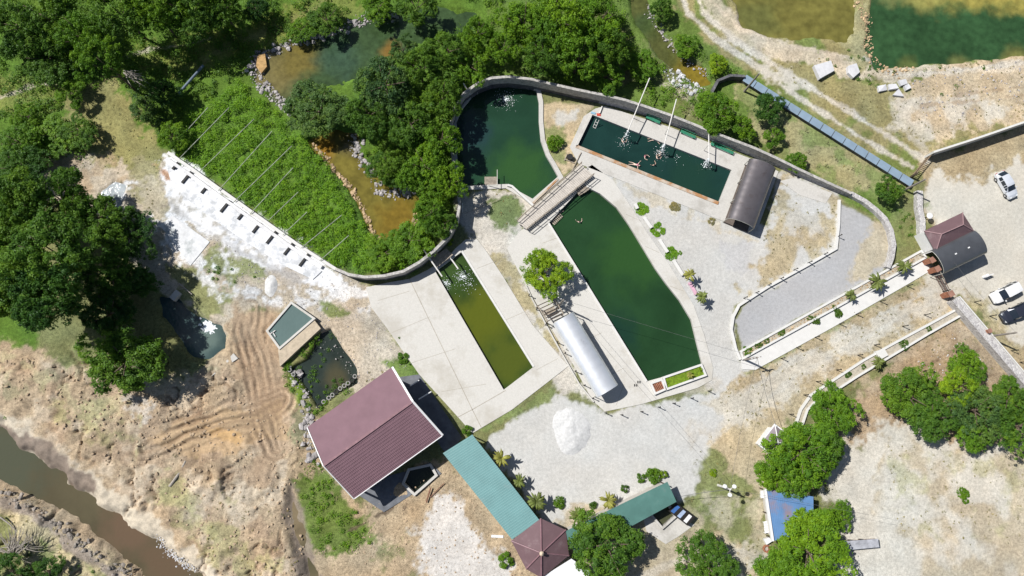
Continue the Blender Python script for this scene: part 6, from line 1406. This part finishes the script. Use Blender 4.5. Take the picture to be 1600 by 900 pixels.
# ---------------------------------------------------------------- bathers
def skinned(name, verts, edges, radii, m, parent=None, root=0):
    me = bpy.data.meshes.new(name); me.from_pydata(verts, edges, []); o = bpy.data.objects.new(name, me); COL.objects.link(o)
    md = o.modifiers.new('skin', 'SKIN'); md.use_smooth_shade = True
    for i, v in enumerate(me.skin_vertices[0].data): v.radius = (radii[i], radii[i]); v.use_root = (i == root)
    s2 = o.modifiers.new('sub', 'SUBSURF'); s2.levels = 1; s2.render_levels = 1
    dg = bpy.context.evaluated_depsgraph_get(); ev = o.evaluated_get(dg); nm = bpy.data.meshes.new_from_object(ev)
    bpy.data.objects.remove(o); nm.name = name; nm.materials.clear(); nm.materials.append(m)
    r = bpy.data.objects.new(name, nm); COL.objects.link(r); 
    if parent: r.parent = parent
    return r
def person(label, px, py, rz, pose, skin, cloth, hair, z=-.38, grp='bathers in the pools', bikini=False, top=None):
    z = z+.1; base = P(px, py, z)
    t = thing('person', label, 'person', grp, (base.x, base.y, z), rz)
    ms = mat('skin_%d' % int(skin[0]*100), skin, .5, var=.05); mc = mat('swimwear_%d_%d' % (int(cloth[0]*100), int(cloth[2]*100)), cloth, .7); mh = mat('hair_%d' % int(hair[0]*100), hair, .6)
    # skeleton (head towards +x when lying)
    J = {}
    if pose in ('float', 'swim'):
        J.update(pel=(0, 0, 0), bel=(.18, 0, .02), che=(.40, 0, .04), nek=(.58, 0, .05), hd=(.70, 0, .06), hd2=(.80, 0, .07))
        arms = {'float': ((.5, .19, .04), (.55, .48, .0), (.68, .68, .02)), 'swim': ((.5, .18, .04), (.78, .30, .02), (1.02, .22, .02))}[pose]
        for s, sg in (('l', 1), ('r', -1)):
            k = 1 if (sg == 1 or pose == 'float') else -.3
            J['sh'+s] = (arms[0][0], arms[0][1]*sg, arms[0][2])
            if sg == -1 and pose == 'swim': J['el'+s] = (.30, -.36, 0); J['wr'+s] = (.08, -.34, -.03)
            else: J['el'+s] = (arms[1][0], arms[1][1]*sg, arms[1][2]); J['wr'+s] = (arms[2][0], arms[2][1]*sg, arms[2][2])
            J['hi'+s] = (-.06, .10*sg, 0); J['kn'+s] = (-.46, (.16+.05*sg)*sg, -.03 if sg > 0 else .03); J['an'+s] = (-.86, (.20 if pose == 'float' else .14)*sg, -.05); J['to'+s] = (-1.02, (.22 if pose == 'float' else .16)*sg, -.04)
    else:  # treading water / standing: trunk upright, shoulders out
        J.update(pel=(0, 0, -.55), bel=(0, 0, -.35), che=(.02, 0, -.08), nek=(.03, 0, .12), hd=(.05, 0, .24), hd2=(.05, 0, .34))
        for s, sg in (('l', 1), ('r', -1)):
            J['sh'+s] = (.02, .19*sg, .03); J['el'+s] = (.22, .38*sg, -.02); J['wr'+s] = (.46, .34*sg, .0)
            if pose == 'reach' and sg == 1: J['el'+s] = (.05, .40, .12); J['wr'+s] = (.12, .56, .30)
            J['hi'+s] = (0, .10*sg, -.6); J['kn'+s] = (.12, .13*sg, -1.0); J['an'+s] = (-.05, .12*sg, -1.4); J['to'+s] = (.12, .13*sg, -1.45)
    rad = dict(pel=.135, bel=.12, che=.145, nek=.055, hd=.085, hd2=.095)
    for s in 'lr': rad.update({'sh'+s: .062, 'el'+s: .042, 'wr'+s: .028, 'hi'+s: .092, 'kn'+s: .058, 'an'+s: .038, 'to'+s: .034})
    names = list(J); E = [('pel', 'bel'), ('bel', 'che'), ('che', 'nek'), ('nek', 'hd'), ('hd', 'hd2')]
    for s in 'lr': E += [('che', 'sh'+s), ('sh'+s, 'el'+s), ('el'+s, 'wr'+s), ('pel', 'hi'+s), ('hi'+s, 'kn'+s), ('kn'+s, 'an'+s), ('an'+s, 'to'+s)]
    V_ = [Vector(J[k]) for k in names]; Ed = [(names.index(a), names.index(b)) for a, b in E]; Rr = [rad[k] for k in names]
    for s in 'lr':   # hands: palm and five fingers
        w = Vector(J['wr'+s]); e = Vector(J['el'+s]); dv = (w-e).normalized(); sdv = dv.cross(Vector((0, 0, 1))).normalized()*(1 if s == 'l' else -1)
        V_.append(w+dv*.07); pi = len(V_)-1; Rr.append(.032); Ed.append((names.index('wr'+s), pi))
        for k, (off, ln) in enumerate(((-.03, .075), (-.01, .09), (.01, .085), (.03, .065))):
            V_.append(w+dv*.12+sdv*off); V_.append(w+dv*(.12+ln)+sdv*off*1.4+Vector((0, 0, -.015))); Rr += [.011, .008]; Ed += [(pi, len(V_)-2), (len(V_)-2, len(V_)-1)]
        V_.append(w+dv*.08-sdv*.055); Rr.append(.011); Ed.append((pi, len(V_)-1))
    skinned('body', [tuple(v) for v in V_], Ed, Rr, ms, t)
    # face, hair
    h = Vector(J['hd2']); up = (Vector(J['hd2'])-Vector(J['nek'])).normalized(); fw = Vector((0, 0, 1)) if pose in ('float', 'swim') else Vector((1, 0, 0))
    if pose == 'swim': fw = Vector((0, 0, -1))
    sd_ = up.cross(fw).normalized()
    mb = MB(); hc = h+up*.01-fw*.02; 
    N = 10
    vs = []; fs = []
    for i in range(N+1):
        for j in range(N):
            th = math.pi*.58*i/N; ph = 2*math.pi*j/N
            vs.append(hc+(up*.55-fw*.83).normalized()*math.cos(th)*.118+((up*.83+fw*.55).normalized()*math.cos(ph)+sd_*math.sin(ph))*math.sin(th)*.112)
    for i in range(N):
        for j in range(N): fs.append((i*N+j, i*N+(j+1) % N, (i+1)*N+(j+1) % N, (i+1)*N+j))
    mb.add(vs, fs); mb.build('hair', mh, t, smooth=True)
    mb = MB()
    for sg in (-1, 1): mb.blob(h+fw*.088+sd_*.035*sg-up*.01, .012)
    mb.build('eyes', M_rub, t)
    mb = MB(); mb.blob(h+fw*.1-up*.035, .02); [mb.blob(h+sd_*.098*sg-up*.02, .025) for sg in (-1, 1)]; mb.build('nose_and_ears', ms, t)
    # swimwear
    nmz = ['pel', 'hil', 'hir']; pts = [Vector(J['pel']), Vector(J['hil']).lerp(Vector(J['knl']), .35), Vector(J['hir']).lerp(Vector(J['knr']), .35), Vector(J['pel']).lerp(Vector(J['bel']), .5)]
    if bikini: pts[1] = Vector(J['hil']); pts[2] = Vector(J['hir'])
    skinned('swimwear', [tuple(p) for p in pts], [(0, 1), (0, 2), (0, 3)], [.146, .10 if not bikini else .09, .10 if not bikini else .09, .135], mc, t)
    if bikini:
        c0 = Vector(J['che']); skinned('top', [tuple(c0+Vector((0, -.1, 0))), tuple(c0), tuple(c0+Vector((0, .1, 0)))], [(0, 1), (1, 2)], [.07, .152, .07], mc, t, 1)
SK = (.80, .56, .43); SK2 = (.88, .66, .54); HD = (.04, .025, .02)
person('bather in the white splash below the left spout pipe', 974, 222, 1.2, 'stand', SK, (.06, .06, .12), HD)
person('swimmer with arms spread near the upper edge below the middle spout pipe', 1022, 218, .1, 'float', SK2, (.75, .75, .78), HD)
person('bather with one arm raised under the middle spout pipe', 1032, 242, 2.4, 'reach', SK, (.35, .05, .04), HD)
person('bather up to the shoulders behind the first one under the middle spout pipe', 1027, 247, .8, 'stand', SK2, (.1, .1, .2), HD)
person('bather in pink alone in the middle of the swimming pool', 1008, 244, -.6, 'stand', SK2, (.65, .2, .3), (.12, .07, .04), bikini=True)
person('swimmer in pink stretched out along the lower edge of the swimming pool', 992, 257, -.25, 'float', SK2, (.70, .25, .35), (.12, .07, .04), bikini=True)
person('bather near the lower edge of the swimming pool below the pair', 1022, 258, 1.9, 'reach', SK, (.05, .12, .1), HD)
person('lone swimmer in the long green pool near its upper end', 905, 347, 1.4, 'reach', SK2, (.5, .2, .2), HD, z=-.45)
person('person in a white top in the shade by the footbridge steps', 873, 329, .4, 'stand', SK2, (.8, .8, .8), HD, z=-.35)
# red towel and blue bag by the swimming pool
o = MB().sheet([P(932,177,.16), P(938,177,.16), P(939,181,.16), P(933,181,.16)], .05).build('red_towel', mat('red_cloth', (.6, .08, .05), .9)); tag(o, 'small red towel on the corner of the swimming pool deck', 'towel')
o = MB().sheet([P(924,174,.16), P(931,176,.16), P(930,179,.16), P(923,177,.16)], .05).build('blue_towel', mat('blue_cloth', (.3, .5, .65), .9)); tag(o, 'pale blue towel on the corner of the swimming pool deck', 'towel')
